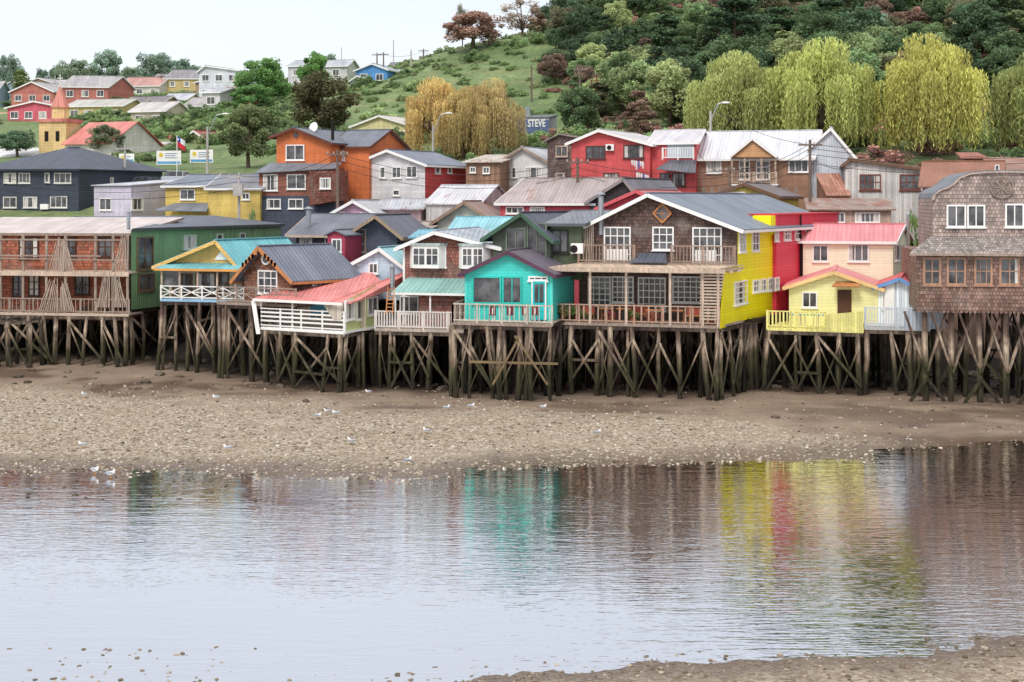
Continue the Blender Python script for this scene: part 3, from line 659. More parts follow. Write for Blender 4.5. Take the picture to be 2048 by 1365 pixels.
h.beam('trim',WHITE,F.P(-.3,zt-.1,.33),F.P(F.W+.1,zt-.12,.33),.05,.16)
for w in((690,600,708,640,1,1),(712,600,722,640,1,1),(734,594,754,630,2,1)): window(h,FS,*w)
for w in((560,612,585,640,2,1),(620,610,648,640,2,1)): window(h,Facade(F.P(0,0,-2.2),F.P(F.W,0,-2.2)),*w)
h.poly('wall_panel',mat('plain',(96,176,206)),[F.at(578,636,-2.1),F.at(612,636,-2.1),F.at(612,612,-2.1),F.at(578,612,-2.1)])
h.slab('blinds',mat('plank',(206,196,180)),[F.at(645,606,.02),F.at(688,606,.02),F.at(684,640,.02),F.at(668,640,.02)],F.n*.04)
deck(h,A,B,bk,zd,WHITE); deck(h,B,C,Vector((0,2,0)),zd,WHITE,'side_deck')
rail(h,A,B,zd+.12,1.15,.5,WHITE,'horiz'); rail(h,A+bu*2.5,A,zd+.12,1.15,.5,WHITE,'horiz')
for s in(0,2.5,F.W): h.beam('posts',WHITE,F.P(s,zd,-.1),F.P(s,zt,-.1),.11,.11)
for k in range(4): h.beam('gate_slats',WHITE,F.at(508+k*2,602,.2),F.at(518+k*2,668,.2),.08,.04)
stilts(h,A,B,bk*1.3,zd,5,4,.75); stilts(h,B,C,Vector((-1,4,0)),zd,3,3,.8)
stovepipe(h,785,535,590,90,.16); h.finish()
# 8 brown bay window house
SR=mat('shing',(142,88,74))
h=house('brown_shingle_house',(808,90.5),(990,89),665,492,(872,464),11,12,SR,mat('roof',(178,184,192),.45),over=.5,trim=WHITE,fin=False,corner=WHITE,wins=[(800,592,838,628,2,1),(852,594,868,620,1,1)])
F=h.F
for x0,x1 in((820,893),(918,982)):
    s0,_=F.sz(x0,510);s1,_=F.sz(x1,510);z1=Z(492,89);z0=Z(538,89); q=.35
    pts=[F.P(s0,z0,0),F.P(s0+q,z0,.55),F.P(s1-q,z0,.55),F.P(s1,z0,0)]
    h.slab('bay',WHITE,pts,(0,0,z1-z0)); h.slab('bay_roof',mat('roof',(176,190,186)),[F.P(s0-.1,z1,0),F.P(s0+q-.1,z1,.65),F.P(s1-q+.1,z1,.65),F.P(s1+.1,z1,0)],(0,0,.14))
    FBY=Facade(F.P(s0+q,0,.55),F.P(s1-q,0,.55)); W=FBY.W
    for k in range(2):
        a=W*k/2+.08; b=W*(k+1)/2-.08
        h.box('glass',GLASS,FBY.P(a,z0+.25,.005),FBY.u*(b-a),up*(z1-z0-.45),FBY.n*.02); h.box('mullions',WHITE,FBY.P((a+b)/2-.025,z0+.2,.0),FBY.u*.05,up*(z1-z0-.35),FBY.n*.05); h.box('mullions',WHITE,FBY.P(a,(z0+z1)/2+.1,.0),FBY.u*(b-a),up*.04,FBY.n*.045)
window(h,F,868,494,893,535,2,3)
A=V2(750,87.5);B=V2(945,86); zd=Z(662,87)
AW=mat('roof',(150,192,184),.45,rust=.1)
FA=Facade(V2(783,88.2),V2(936,87)); h.slab('awning',AW,[FA.P(0,Z(588,87.5)),FA.P(FA.W,Z(588,87.5)),FA.P(FA.W,Z(556,90),-2.6),FA.P(.3,Z(556,90),-2.6)],(0,0,.07))
h.poly('lower_walls',SR,[FA.P(1.6,zd,-.6),FA.P(FA.W-.1,zd,-.6),FA.P(FA.W-.1,Z(585,88),-.6),FA.P(1.6,Z(585,88),-.6)])
for s in(.2,FA.W/2,FA.W-.2): h.beam('awning_posts',WHITE,FA.P(s,zd,-.15),FA.P(s,Z(588,87.5),-.15),.1,.1)
h.beam('fascia',WHITE,FA.P(0,Z(589,87.5),.03),FA.P(FA.W,Z(589,87.5),.03),.05,.14)
deck(h,A,B,Vector((.5,3.5,0)),zd,mat('wood',(190,176,162))); rail(h,A,B,zd+.12,1.05,.17,mat('plain',(222,214,206)),'bal',w=.09)
for k in (0,1): h.beam('ladder',ORW,V2(772+k*13,86.9)+up*Z(628,87),V2(776+k*13,87.6)+up*Z(575,87),.05,.07)
for k in range(7): h.beam('ladder',ORW,V2(772.5+k*.6,86.95+k*.1)+up*Z(622-k*7,87),V2(785.5+k*.6,86.95+k*.1)+up*Z(622-k*7,87),.04,.05)
stilts(h,A,B,Vector((1,8.5,0)),zd,6,5,.75); h.finish()
# 10 dark green
DGN=mat('clap',(84,94,78))
h=house('dark_green_house',(985,88.6),(1100,87.6),560,470,(1050,427),8,32,DGN,ROOFD,over=.5,trim=mat('plain',(70,100,80)),fin=False,frame=mat('plain',(110,122,104)))
for w in((1012,456,1052,514,2,1),(1054,446,1094,514,2,1)): window(h,h.F,*w,fr=mat('plain',(110,122,104)),curt=False)
h.finish()
h=house('dark_green_side_wing',(1102,88),(1163,87.4),560,448,(0,424),9,25,mat('clap',(92,102,78)),ROOFG,orient='side',over=.4,trim=mat('plain',(90,96,100)),fin=False,frame=mat('plain',(40,44,42)),wins=[(1104,460,1137,506,2,1)])
F=h.F; p=F.at(1145,507,.02); h.box('air_conditioner',WHITE,p,F.u*.75,up*.62,F.n*.35); h.cyl('air_conditioner',DARKIN,F.at(1151,498,.38),F.at(1151,498,.4),.24,.24,14); h.finish()
# 9 turquoise
TQ=mat('clap',(76,214,202),.5,dirt=.12); TR=mat('plain',(92,60,78))
h=house('turquoise_house',(932,84.8),(1103,83.6),648,545,(1018,503),5,18,TQ,mat('roof',(116,106,118),.5),over=.35,trim=TR,fin=False,corner=mat('plain',(90,220,206)),frame=mat('plain',(52,190,176)))
for w in((945,553,1003,608,1,1),(1005,553,1044,608,2,1)): window(h,h.F,*w,fr=mat('plain',(52,190,176)),curt=False)
F=h.F; window(h,F,1057,553,1096,562,3,1,fr=WHITE)
h.slab('door',mat('plain',(30,190,190)),[F.at(1066,640,.1),F.at(1091,640,.1),F.at(1091,563,.1),F.at(1066,563,.1)],F.n*.05)
for k in range(2): h.box('door',GLASS,F.at(1070+k*10,605,.155),F.u*.25,up*1.1,F.n*.01)
for x in(1064,1091): h.slab('door_frame',WHITE,[F.at(x,640,.02),F.at(x+2.5,640,.02),F.at(x+2.5,560,.02),F.at(x,560,.02)],F.n*.14)
A=V2(905,83.2);B=V2(1104,81.4); zd=Z(650,82.5); deck(h,A,B,Vector((.6,3.2,0)),zd,GREYW); rail(h,A,B,zd+.12,1.05,.3,mat('wood',(206,196,180)),'bal')
rail(h,A+Vector((.5,2.6,0)),A,zd+.12,1.05,.3,GREYW,'bal')
BRW=mat('wood',(134,112,82)); h.beam('low_brace',BRW,V2(940,81.2)+up*Z(724,81.2),V2(1116,81)+up*Z(728,81),.1,.13)
for px in(985,1020,1050,1070): 
    p=V2(px,82.6); h.beam('chairs',WHITE,(p.x,p.y,zd+.12),(p.x,p.y,zd+.95),.06); h.box('chairs',mat('plain',(120,60,60)),(p.x-.2,p.y-.2,zd+.55),(.4,0,0),(0,.4,0),(0,0,.05)); h.box('chairs',mat('plain',(120,60,60)),(p.x-.2,p.y+.2,zd+.6),(.4,0,0),(0,.04,0),(0,0,.45))
    for a in(-.17,.17): h.beam('chairs',GREYW,(p.x+a,p.y-.17,zd+.12),(p.x+a,p.y-.17,zd+.55),.04); h.beam('chairs',GREYW,(p.x+a,p.y+.17,zd+.12),(p.x+a,p.y+.17,zd+.55),.04)
stilts(h,A,B,Vector((2.5,9,0)),zd,7,5,1.); 
for a_,b_ in((985,1040),(1095,1030)): h.beam('braces',BRW,V2(a_,81.)+up*Z(770,81),V2(b_,81.)+up*Z(672,81),.07,.12)
h.finish()
# 11 big brown / yellow / red guest house
SH=mat('shing',(100,76,68)); YL=mat('clap',(255,240,24),.45,dirt=.06); RD=mat('clap',(228,62,88),.45,dirt=.1)
h=house('brown_gabled_guesthouse',(1166,88.3),(1475,85.5),640,(457,455),(1302,389),19,30,SH,ROOFB,side=YL,over=.55,trim=WHITE,fin=False,swins=[(1477,458,1490,505,2,3),(1503,456,1517,503,2,3),(1505,560,1517,585,2,2),(1520,558,1531,583,2,2),(1535,556,1545,582,2,2)])
F=h.F;R=h.R
for w in((1208,454,1262,527,4,4,),(1305,454,1348,501,3,3),(1385,455,1444,529,4,4)): window(h,F,*w,curt=False)
d=[F.at(1325,446,.05),F.at(1343,427,.05),F.at(1325,408,.05),F.at(1307,427,.05)]; h.slab('diamond_window',GLASS,d,F.n*.02)
for i in range(4): h.beam('diamond_window',ORW,d[i]+F.n*.04,d[(i+1)%4]+F.n*.04,.08,.1)
h.beam('diamond_window',ORW,d[0]+F.n*.04,d[2]+F.n*.04,.04,.04); h.beam('diamond_window',ORW,d[1]+F.n*.04,d[3]+F.n*.04,.04,.04)
for px in(1208,1385):
    s0,_=F.sz(px+6,520); s1,_=F.sz(px+48,520); z_=Z(528,86.5)
    for s in(s0,(s0+s1)/2+.03): h.box('door_panels',WHITE,F.P(s,z_+.1,.0),F.u*((s1-s0)/2-.03),up*.75,F.n*.075)
r0=6.2
ru,rn=R.u,R.n; zr0=h.z0; zt=Z(431,92)
h.box('red_annex',RD,R.P(r0,zr0,-3),ru*13,rn*3.25,up*(zt-zr0)); h.box('red_annex_roof',mat('plain',(200,60,72)),R.P(r0-.1,zt,-3.1),ru*13.2,rn*3.45,up*.1)
h.box('yellow_parapet',YL,R.P(r0-.9,zt-1.2,-1.),ru*.88,rn*1.2,up*1.2)
FR_=Facade(R.P(r0,0,.25),R.P(r0+13,0,.25))
for w in((1549,456,1556,483,2,2),(1567,455,1580,481,2,2),(1589,455,1600,480,2,2),(1549,555,1557,580,2,2),(1610,457,1618,478,2,2)): window(h,FR_,*w)
h.cyl('downpipe',DARKIN,FR_.P(4.5,zr0,.1),FR_.P(4.5,zt,.1),.06)
A=V2(1104,84.8);B=V2(1438,82.); FT=Facade(A,B); zd=Z(652,83.3); tb=h.b*3.9
deck(h,A,B,tb,zd,GREYW)
zp=Z(540,83)
FW=Facade(A+tb*.9,B+tb*.9+Vector((-.3,0,0)))
h.poly('lower_wall',mat('shing',(104,80,70)),[FW.P(0,zd),FW.P(FW.W,zd),FW.P(FW.W,zp),FW.P(0,zp)])
for w in((1176,553,1222,612,4,5),(1224,553,1268,606,4,5),(1276,555,1332,622,5,5),(1345,553,1405,606,5,5)): window(h,FW,*w,curt=False)
FY=Facade(B,Vector((R.A.x,R.A.y,0))); h.slab('terrace_side_wall',YL,[FY.P(0,zd-.1),FY.P(FY.W-.02,zd-.1),FY.P(FY.W-.02,zp+.1),FY.P(0.9,zp+.1),],FY.n*.08)
window(h,FY,1465,562,1490,609,3,4,out=.08)
for k in range(26):
    s=FT.W*k/25; h.beam('pergola',LTW,FT.P(s,zp,.35+random.uniform(-.08,.08)),FT.P(s,zp,.35)+tb*1.05,.07,.12)
for t in(0,.35,.7): h.beam('pergola',LTW,FT.P(-.2,zp-.12,.0)+tb*t,FT.P(FT.W+.3,zp-.12,.0)+tb*t,.1,.14)
h.beam('pergola',LTW,FT.P(-.3,zp-.02,.38),FT.P(FT.W+.4,zp-.02,.38),.05,.24)
h.slab('pergola_cover',mat('plank',(214,188,164)),[FT.P(0,zp+.08,0.2),FT.P(FT.W,zp+.08,.2),FT.P(FT.W,zp+.16,.2)+tb*1.02,FT.P(0,zp+.16,.2)+tb*1.02],(0,0,.04))
for px in(1106,1180,1252,1340,1405,1436):
    s,_=FT.sz(px,600); h.beam('terrace_posts',LTW,FT.P(s,zd,0),FT.P(s,zp,0),.14,.14)
for k in range(16):
    z=Z(545+k*6.2,82.5); h.beam('slat_screen',LTW,FT.P(FT.W-1.1,z,.02),FT.P(FT.W+.35-k*.03,z,.02),.03,.1)
for k in range(14):
    z=Z(548+k*7,84.5); h.beam('slat_screen',LTW,A+up*z,A+up*z+tb*.35,.03,.1)
rail(h,A,B,zd+.12,1.05,.42,mat('wood',(184,150,128)),'bal',w=.09)
for k in range(9):
    p=FT.P(.9+k*1.05+random.uniform(-.2,.2),zd+.12,-1.2-random.random()*.8); u_=FT.u
    if k%3!=1:
        h.box('tables',ORW,p+up*.72-u_*.45,u_*.9,FT.n*.6,up*.06)
        for a in(-.38,.38): h.beam('tables',ORW,p+u_*a,p+u_*a+up*.72,.08)
    else:
        h.box('benches',ORW,p+up*.42-u_*.4,u_*.8,FT.n*.35,up*.06); h.box('benches',mat('plain',(170,84,66)),p+up*.5-u_*.4-FT.n*.04,u_*.8,FT.n*.04,up*.35)
        for a in(-.33,.33): h.beam('benches',ORW,p+u_*a,p+u_*a+up*.42,.07)
zb=Z(529,86.5)
h.slab('balcony',GREYW,[F.P(0,zb,1.3),F.P(F.W,zb,1.3),F.P(F.W,zb,.02),F.P(0,zb,.02)],(0,0,.1))
rl=mat('wood',(160,136,118))
rail(h,F.P(0,0,1.2),F.P(3.5,0,1.2),zb+.1,1.05,.2,rl,'bal'); s0,_=F.sz(1350,510); rail(h,F.P(s0,0,1.2),F.P(F.W,0,1.2),zb+.1,1.05,.2,rl,'bal')
s0,_=F.sz(1268,520); s1,_=F.sz(1345,520); h.slab('entry_roof',ROOFD,[F.P(s0,zb+.12,1.7),F.P(s1,zb+.12,1.7),F.P(s1-.4,zb+.62,.1),F.P(s0+.4,zb+.62,.1)],(0,0,.06))
for k in range(9): h.cyl('driftwood_screen',STK,F.P(.05+k*.1,zb+.1,.8),F.P(-.2+k*.12,zb+2.4,.5),.035,.025,5)
stovepipe(h,1202,392,470,88,.17)
stilts(h,A,B,tb*1.1,zd,9,2,1.); stilts(h,A+tb*1.4,B+tb*1.4,h.b*10,zd,8,5,.8); stilts(h,FY.P(0,0),R.P(8,0,0),Vector((-1,1,0)),zd,8,2,.8)
h.finish()
for px,s_,c in((1120,.34,(120,110,70)),(1150,.26,(96,120,60)),(1262,.2,(110,120,60)),(1300,.2,(150,90,70)),(1420,.28,(90,116,60)),(1215,.18,(150,70,70))):
    s,_=FT.sz(px,620); p=FT.P(s,zd+.13,-.6); po=Obj('potted_plant'); po.cyl('pot',mat('plain',(176,104,76)),p,p+up*.35,.14,.2,10); po.cyl('soil',DARKIN,p+up*.34,p+up*.36,.17,.17,10); e=po.finish()
    ob=bpy.data.objects.new('leaves',TM['bush'][0]); ob.parent=e; ob.location=Vector((p.x,p.y,p.z+.3))-e.location; ob.scale=(s_,s_,s_*1.3); l=lin(c); ob.color=(*l,1); bpy.context.collection.objects.link(ob)
# 12 yellow pink-roofed
PYL=mat('clap',(250,248,216),.5,dirt=.06); PR=mat('roof',(232,146,148),.45,dirt=.15)
h=house('yellow_house',(1606,94.5),(1786,93),650,482,(0,450),5.5,26,PYL,PR,orient='side',over=.3,trim=WHITE,fin=False,wins=[(1625,490,1657,524,2,1),(1696,488,1738,524,3,1)],swins=[(1790,489,1797,522,1,1),(1800,489,1807,522,1,1)])
stovepipe(h,1816,430,560,95,.1); h.finish()
h=house('yellow_cottage',(1578,88.5),(1757,87.),665,(573,573),(1668,543),6,14,mat('clap',(252,244,180),.5,dirt=.08),PR,over=.35,trim=mat('plain',(240,200,140)),fin=False,wins=[(1604,584,1635,616,2,1)])
F=h.F; h.slab('door',mat('wood',(90,58,44)),[F.at(1675,645,.02),F.at(1703,645,.02),F.at(1703,580,.02),F.at(1675,580,.02)],F.n*.05)
h.slab('porch_roof',ORW,[F.at(1665,573,.9),F.at(1722,573,.9),F.at(1715,566,.05),F.at(1672,566,.05)],(0,0,.08))
YD=mat('plank',(250,240,150)); A=V2(1534,86.2);B=V2(1727,84.3); zd=Z(662,85.3)
deck(h,A,B,Vector((1.6,4.2,0)),zd,YD)
rail(h,A,A+(B-A)*.62,zd+.12,1.0,.22,YD,'bal',w=.1); FD=Facade(A,B); h.slab('deck_panel',YD,[FD.P(FD.W*.62,zd,.02),FD.P(FD.W,zd,.02),FD.P(FD.W,zd+1.25,.02),FD.P(FD.W*.62,zd+1.,.02)],FD.n*.06)
for k in range(4):
    p=FD.P(1.2+k*.8,zd+.12,-1.4); h.box('tables',mat('plain',(120,190,130) if k%2 else (90,170,190)),p+up*.72,FD.u*.7,FD.n*.6,up*.05)
    for a in(.08,.62): h.beam('tables',WHITE,p+FD.u*a,p+FD.u*a+up*.72,.06)
stilts(h,A,B,Vector((1.2,8.5,0)),zd,5,5,.8); h.finish()
h=house('white_blue_cottage',(1757,87),(1832,86),660,(571,574),(1800,556),6,18,mat('plank',(232,240,244),.5,dirt=.1),mat('roof',(220,108,110)),over=.35,trim=mat('plain',(110,150,200)),fin=False,wins=[(1764,586,1784,618,1,1)])
F=h.F; h.slab('door',WHITE,[F.at(1770,648,.02),F.at(1790,648,.02),F.at(1790,566,.02),F.at(1770,566,.02)],F.n*.12)
A=V2(1730,84.5);B=V2(1860,83.5); zd=Z(658,84.5); deck(h,A,B,Vector((1,4,0)),zd,mat('wood',(186,186,184))); rail(h,A,B,zd+.12,1.15,.16,mat('plain',(206,214,222)),'bal'); 
FD=Facade(A,B); h.slab('corrugated_panel',mat('corr',(196,204,214)),[FD.at(1808,658,.04),FD.at(1890,658,.04),FD.at(1890,622,.04),FD.at(1808,622,.04)],FD.n*.04)
stilts(h,A,B,Vector((1,7,0)),zd,4,4,.8); h.finish()
# 13 right shingled house with curved gable
h=Obj('curved_gable_shingled_house'); SG=mat('shing',(168,148,138),dirt=.35); S2=mat('shing',(156,124,110),dirt=.4)
A=V2(1832,81.5);B=V2(2230,79.5);F=Facade(A,B); zb=Z(622,80.8); zt=Z(505,80.8); b=-F.n
h.slab('lower_storey',S2,[F.P(0,zb),F.P(F.W,zb),F.P(F.W,zt),F.P(0,zt)],b*10)
prof=[(1866,492),(1866,400),(1869,390),(1880,381),(1897,375),(1908,368),(1920,356),(1940,348),(1970,345),(2020,344),(2070,346),(2100,352),(2118,364),(2132,374),(2150,380),(2162,390),(2166,402),(2166,492)]
FU=Facade(F.P(0,0,-.9),F.P(F.W,0,-.9))
pts=[FU.at(x,y) for x,y in prof]; zlow=zt+.0
pts[0].z=zlow; pts[-1].z=zlow
h.slab('upper_storey',SG,pts,b*9)
for i in range(1,len(pts)-2):
    a,c=pts[i],pts[i+1]; h.beam('gable_edge',mat('wood',(190,170,158)),a+F.n*.06,c+F.n*.06,.14,.09)
    h.slab('roof',ROOFG,[a+up*.05,c+up*.05,c+up*.05+b*9.2,a+up*.05+b*9.2],(0,0,.06))
h.slab('skirt_roof',mat('shing',(156,146,140)),[F.P(-.4,zt-.15,.5),F.P(F.W+.4,zt-.15,.5),F.P(F.W+.4,zt+.75,-.95),F.P(.9,zt+.75,-.95)],(0,0,.1))
h.beam('skirt_fascia',GREYW,F.P(-.4,zt-.12,.52),F.P(F.W,zt-.12,.52),.06,.16)
wf=mat('wood',(176,136,112))
for w in((1846,515,1882,571,2,2),(1893,515,1932,571,2,2),(1948,515,1985,571,3,2),(1998,515,2040,571,2,2),(2055,515,2095,571,2,2)): window(h,F,*w,fr=wf,fw=.12)
for w in((1893,410,1932,455,2,1),(1934,410,1970,455,2,1),(2010,408,2048,455,2,1)): window(h,FU,*w,fr=WHITE)
c=FU.at(2003,375,.05); h.cyl('medallion',SG,c,c+F.n*.05,.62,.62,20); 
for k in range(16):
    a0=k*math.pi/8;a1=(k+1)*math.pi/8; h.beam('medallion',GREYW,c+F.n*.06+(FU.u*math.cos(a0)+up*math.sin(a0))*.62,c+F.n*.06+(FU.u*math.cos(a1)+up*math.sin(a1))*.62,.06,.06)
for k in range(4):
    an=k*math.pi/4; v=FU.u*math.cos(an)*.5+up*math.sin(an)*.5; h.beam('medallion_star',GREYW,c+F.n*.07+v,c+F.n*.07-v,.05,.08)
for k in range(int(F.W/.24)): 
    s=k*.24; h.slab('scallops',S2,[F.P(s,zb,.02),F.P(s+.22,zb,.02),F.P(s+.18,zb-.14,.02),F.P(s+.04,zb-.14,.02)],F.n*.03)
for i in range(8):
    q=F.P(.5+i*1.5,zb-.1,-.4); g=q+Vector((random.uniform(-.1,.1),0,0)); g.z=gz(g.x,g.y)-.3; h.cyl('stilts',POST,g,q,.19,.16,8)
    m=g.lerp(q,.35)-Vector((0,.2,0))
    for sg in(-1,1): h.beam('braces',POST,m,Vector((q.x+sg*1.2,q.y-.2,zb-.1)),.1,.2); 
    if i%2==0:
        for sg in(-1,1): h.beam('braces',POST,g.lerp(q,.3)-Vector((0,.3,0)),g+Vector((sg*1.,-.3,.3)),.1,.18)
stilts(h,F.P(.3,0,-2.5),F.P(F.W,0,-2.5),b*7.5,zb,8,4,.6); h.finish()
# ------------------------------------------------------------------ middle row
G=dict(ground=True)
house('pink_gable_house',(655,112),(762,111),480,432,(708,402),7,10,mat('clap',(228,180,200)),mat('roof',(200,198,200),.45),over=.4,trim=WHITE,wins=[(676,424,690,440,1,1),(720,424,734,440,1,1)],**G)
house('grey_roofed_house',(750,114),(842,113),480,418,(0,400),6,None,mat('clap',(200,170,176)),mat('roof',(192,192,198),.45,rust=.1),orient='side',**G)
house('white_metal_roof_shed',(852,113),(960,112),480,408,(0,372),8,18,mat('plank',(204,200,198)),mat('roof',(216,214,216),.45,rust=.2),orient='side',over=.2,**G)
house('tan_shed',(790,108),(872,107),500,460,(830,446),6,None,mat('clap',(220,190,140)),mat('roof',(200,186,176),.5,rust=.2),wins=[(806,466,822,480,2,1)],**G)
house('weathered_gable_house',(875,106),(985,105),500,440,(930,404),8,8,mat('clap',(214,206,190)),mat('roof',(156,138,128),.5,rust=.5),over=.5,trim=mat('wood',(160,130,110)),wins=[(950,440,966,456,1,1)],**G)
house('cyan_roofed_shed',(900,101),(1000,100),520,466,(0,436),5,None,mat('clap',(160,190,190)),mat('roof',(148,202,210),.45),orient='side',**G)
house('teal_small_house',(828,98),(900,97.5),520,476,(0,462),5,None,mat('clap',(210,170,190)),mat('roof',(130,180,196)),orient='side',**G)
house('red_long_house',(1000,110),(1205,108),500,406,(0,358),9,30,mat('clap',(216,96,106)),mat('roof',(178,164,160),.5,rust=.2),orient='side',over=.3,trim=WHITE,wins=[(1012,414,1048,428,3,1),(1060,414,1090,428,2,1)],**G)
house('dark_gable_wing',(1180,108),(1285,106),500,402,(1250,358),8,30,mat('clap',(66,60,62)),mat('roof',(122,120,126),.5),over=.3,trim=mat('plain',(150,140,140)),**G)
house('red_gable_house',(1200,104),(1350,103),500,415,(1275,382),7,30,mat('clap',(212,76,88)),mat('roof',(196,120,120),.5),over=.3,trim=mat('plain',(220,100,106)),**G)
house('yellow_gable_shed',(1422,107),(1555,106),500,392,(1490,368),7,24,mat('clap',(230,204,104)),mat('roof',(126,114,114),.5),over=.3,wins=[(1450,384,1490,391,3,1)],trim=mat('wood',(120,90,70)),**G)
house('weathered_brown_shed',(1622,104),(1782,103),500,420,(0,400),6,None,mat('plank',(196,172,154)),mat('roof',(170,150,138),.5,rust=.5),orient='shed',wins=[(1650,425,1690,446,4,1),(1710,425,1760,446,5,1)],**G)
house('rust_roofed_house',(1845,100),(2000,98),500,372,(0,325),8,20,mat('plank',(150,122,108)),mat('roof',(164,118,100),.6,rust=.8),orient='side',over=.3,wins=[(1990,330,1999,345,1,1)],**G)
house('rust_roofed_house',(1985,104),(2140,103),500,345,(0,318),8,None,mat('plank',(176,150,136)),mat('roof',(164,132,118),.6,rust=.6),orient='shed',**G)
h=Obj('roof_ventilation_tower'); p=V2(1947,103); h.box('body',mat('plank',(140,104,88)),(p.x-.7,p.y,Z(332,103)),(1.4,0,0),(0,1.4,0),(0,0,.7)); h.slab('cap',mat('roof',(170,110,96),rust=.5),[(p.x-1,p.y-.3,Z(318,103)),(p.x+1,p.y-.3,Z(318,103)),(p.x+.8,p.y+1.6,Z(306,103)),(p.x-.8,p.y+1.6,Z(306,103))],(0,0,.08)); h.beam('post',GREYW,(p.x,p.y+.5,gz(p.x,p.y)),(p.x,p.y+.5,Z(318,103)),.5); h.finish()
# ------------------------------------------------------------------ upper row
NV=mat('clap',(74,80,94)); 
h=house('navy_house',(-40,136),(157,134),450,337,(0,297),12,26,NV,mat('roof',(72,78,92),.4),orient='hip',over=.5,inset=4.5,trim=mat('plain',(50,54,64)),frame=mat('plain',(220,216,206)),
 wins=[(8,346,33,367,3,1),(38,346,61,367,3,1),(90,346,100,366,1,1),(109,346,143,367,3,1),(7,394,34,416,2,1),(47,394,75,416,3,1),(101,393,135,416,3,1)],swins=[(220,355,226,368,1,1)],fin=False,**G)
h.box('ac_unit',WHITE,h.F.at(84,419,.02),h.F.u*.8,up*.5,h.F.n*.35); h.finish()
house('lilac_house',(188,130),(262,128),450,372,(0,362),9,28,mat('clap',(226,216,234)),mat('roof',(204,204,212),.4),orient='shed',wins=[(200,397,224,421,2,1)],swins=[(262,397,286,421,2,1)],over=.2,**G)
OC=mat('clap',(238,204,110))
h=house('ochre_house',(331,128),(416,126),450,372,(0,351),8,24,OC,mat('roof',(120,126,140),.45),orient='side',over=.3,trim=WHITE,wins=[(361,379,391,400,2,1)],fin=False,**G)
h.slab('porch_roof',ROOFG,[h.F.at(331,422,1.6),h.F.at(436,424,1.6),h.F.at(420,408,.02),h.F.at(350,408,.02)],(0,0,.08)); h.finish()
house('ochre_house_wing',(416,125),(520,124),450,377,(0,350),7,None,mat('clap',(240,208,120)),mat('roof',(138,138,146),.45),orient='side',over=.25,trim=WHITE,wins=[(484,386,500,400,2,1)],**G)
OR=mat('clap',(222,124,74)); BR=mat('clap',(152,96,78))
h=house('orange_shingled_house',(553,126),(660,125),460,(272,284),(592,257),8,26,OR,mat('roof',(112,116,126),.45),over=.45,trim=mat('wood',(110,60,44)),frame=WHITE,wins=[(572,290,609,321,2,1)],fin=False,**G)
h.slab('attic_window',GLASS,[h.F.at(592,278,.05),h.F.at(597,271,.05),h.F.at(592,264,.05),h.F.at(587,271,.05)],h.F.n*.05)
FL=Facade(V2(518,124.5),V2(668,123.5)); zA=Z(336,124);zM=Z(392,124);zB=gz(X(600,124),124)-1
h.slab('lower_storeys',BR,[FL.P(0,zM),FL.P(FL.W,zM),FL.P(FL.W,zA),FL.P(0,zA-.4)],-FL.n*6); h.slab('basement',mat('clap',(74,80,96)),[FL.P(0,zB,.01),FL.P(FL.W,zB,.01),FL.P(FL.W,zM,.01),FL.P(0,zM,.01)],-FL.n*6)
h.slab('skirt_roof',ROOFG,[FL.P(-.3,zA-.5,.4),FL.P(FL.W+.3,zA-.1,.4),FL.P(FL.W+.3,zA+.4,-1.6),FL.P(.5,zA+.4,-1.6)],(0,0,.08))
for w in((527,349,556,382,2,1),(574,349,612,379,2,1),(534,398,562,418,2,1),(577,398,607,418,2,1)): window(h,FL,*w)
FL2=Facade(V2(618,122.6),V2(672,122)); h.slab('shingled_bay',mat('shing',(142,86,72)),[FL2.P(0,Z(412,122)),FL2.P(FL2.W,Z(402,122)),FL2.P(FL2.W,Z(342,122)),FL2.P(0,Z(342,122))],-FL2.n*3); window(h,FL2,640,356,662,378,2,1)
p=h.F.at(618,256,-2); h.cyl('dish',WHITE,p,p+Vector((-.25,-.35,.12)),.15,.5,14); h.beam('dish_mast',METAL,p-up*1.6,p,.06); 
p=h.F.at(658,240,-1); h.cyl('chimney',DARKIN,p-up*4,p,.14); h.finish()
house('orange_wing',(662,127),(738,126),460,293,(0,262),7,24,OR,mat('roof',(120,124,134),.45),orient='side',over=.3,trim=mat('wood',(110,60,44)),wins=[(668,302,690,322,1,1)],**G)
house('white_gable_house',(700,127),(850,125),420,(333,328),(778,301),8,26,mat('clap',(234,230,230)),mat('roof',(130,136,150),.45),side=mat('clap',(214,84,84)),over=.4,trim=WHITE,
 wins=[(712,333,735,362,2,1),(759,334,772,357,1,1),(784,334,803,357,2,1),(813,332,835,356,2,1),(727,380,740,392,1,1),(786,380,800,392,1,1)],swins=[(870,334,880,348,1,1),(895,334,903,348,1,1)],**G)
house('brown_wood_shed',(932,128),(1000,127),420,325,(0,312),6,None,mat('plank',(160,124,100)),mat('roof',(208,196,182),.5,rust=.3),orient='shed',wins=[(940,334,952,346,2,1),(966,334,980,348,2,1)],**G)
house('white_concrete_house',(992,130),(1100,128),420,(328,326),(1046,295),9,20,mat('plain',(222,218,214)),mat('roof',(198,198,202),.45),over=.35,trim=GREYW,wins=[(1022,335,1034,357,1,1),(1050,334,1085,357,3,1)],**G)
house('dark_shingle_house',(1095,127),(1148,126),420,(282,275),(1120,270),7,18,mat('shing',(108,86,80)),mat('roof',(160,150,146),.5,rust=.3),over=.3,frame=LTW,wins=[(1112,292,1136,314,2,1),(1112,346,1130,356,1,1)],**G)
RH=mat('clap',(226,98,98))
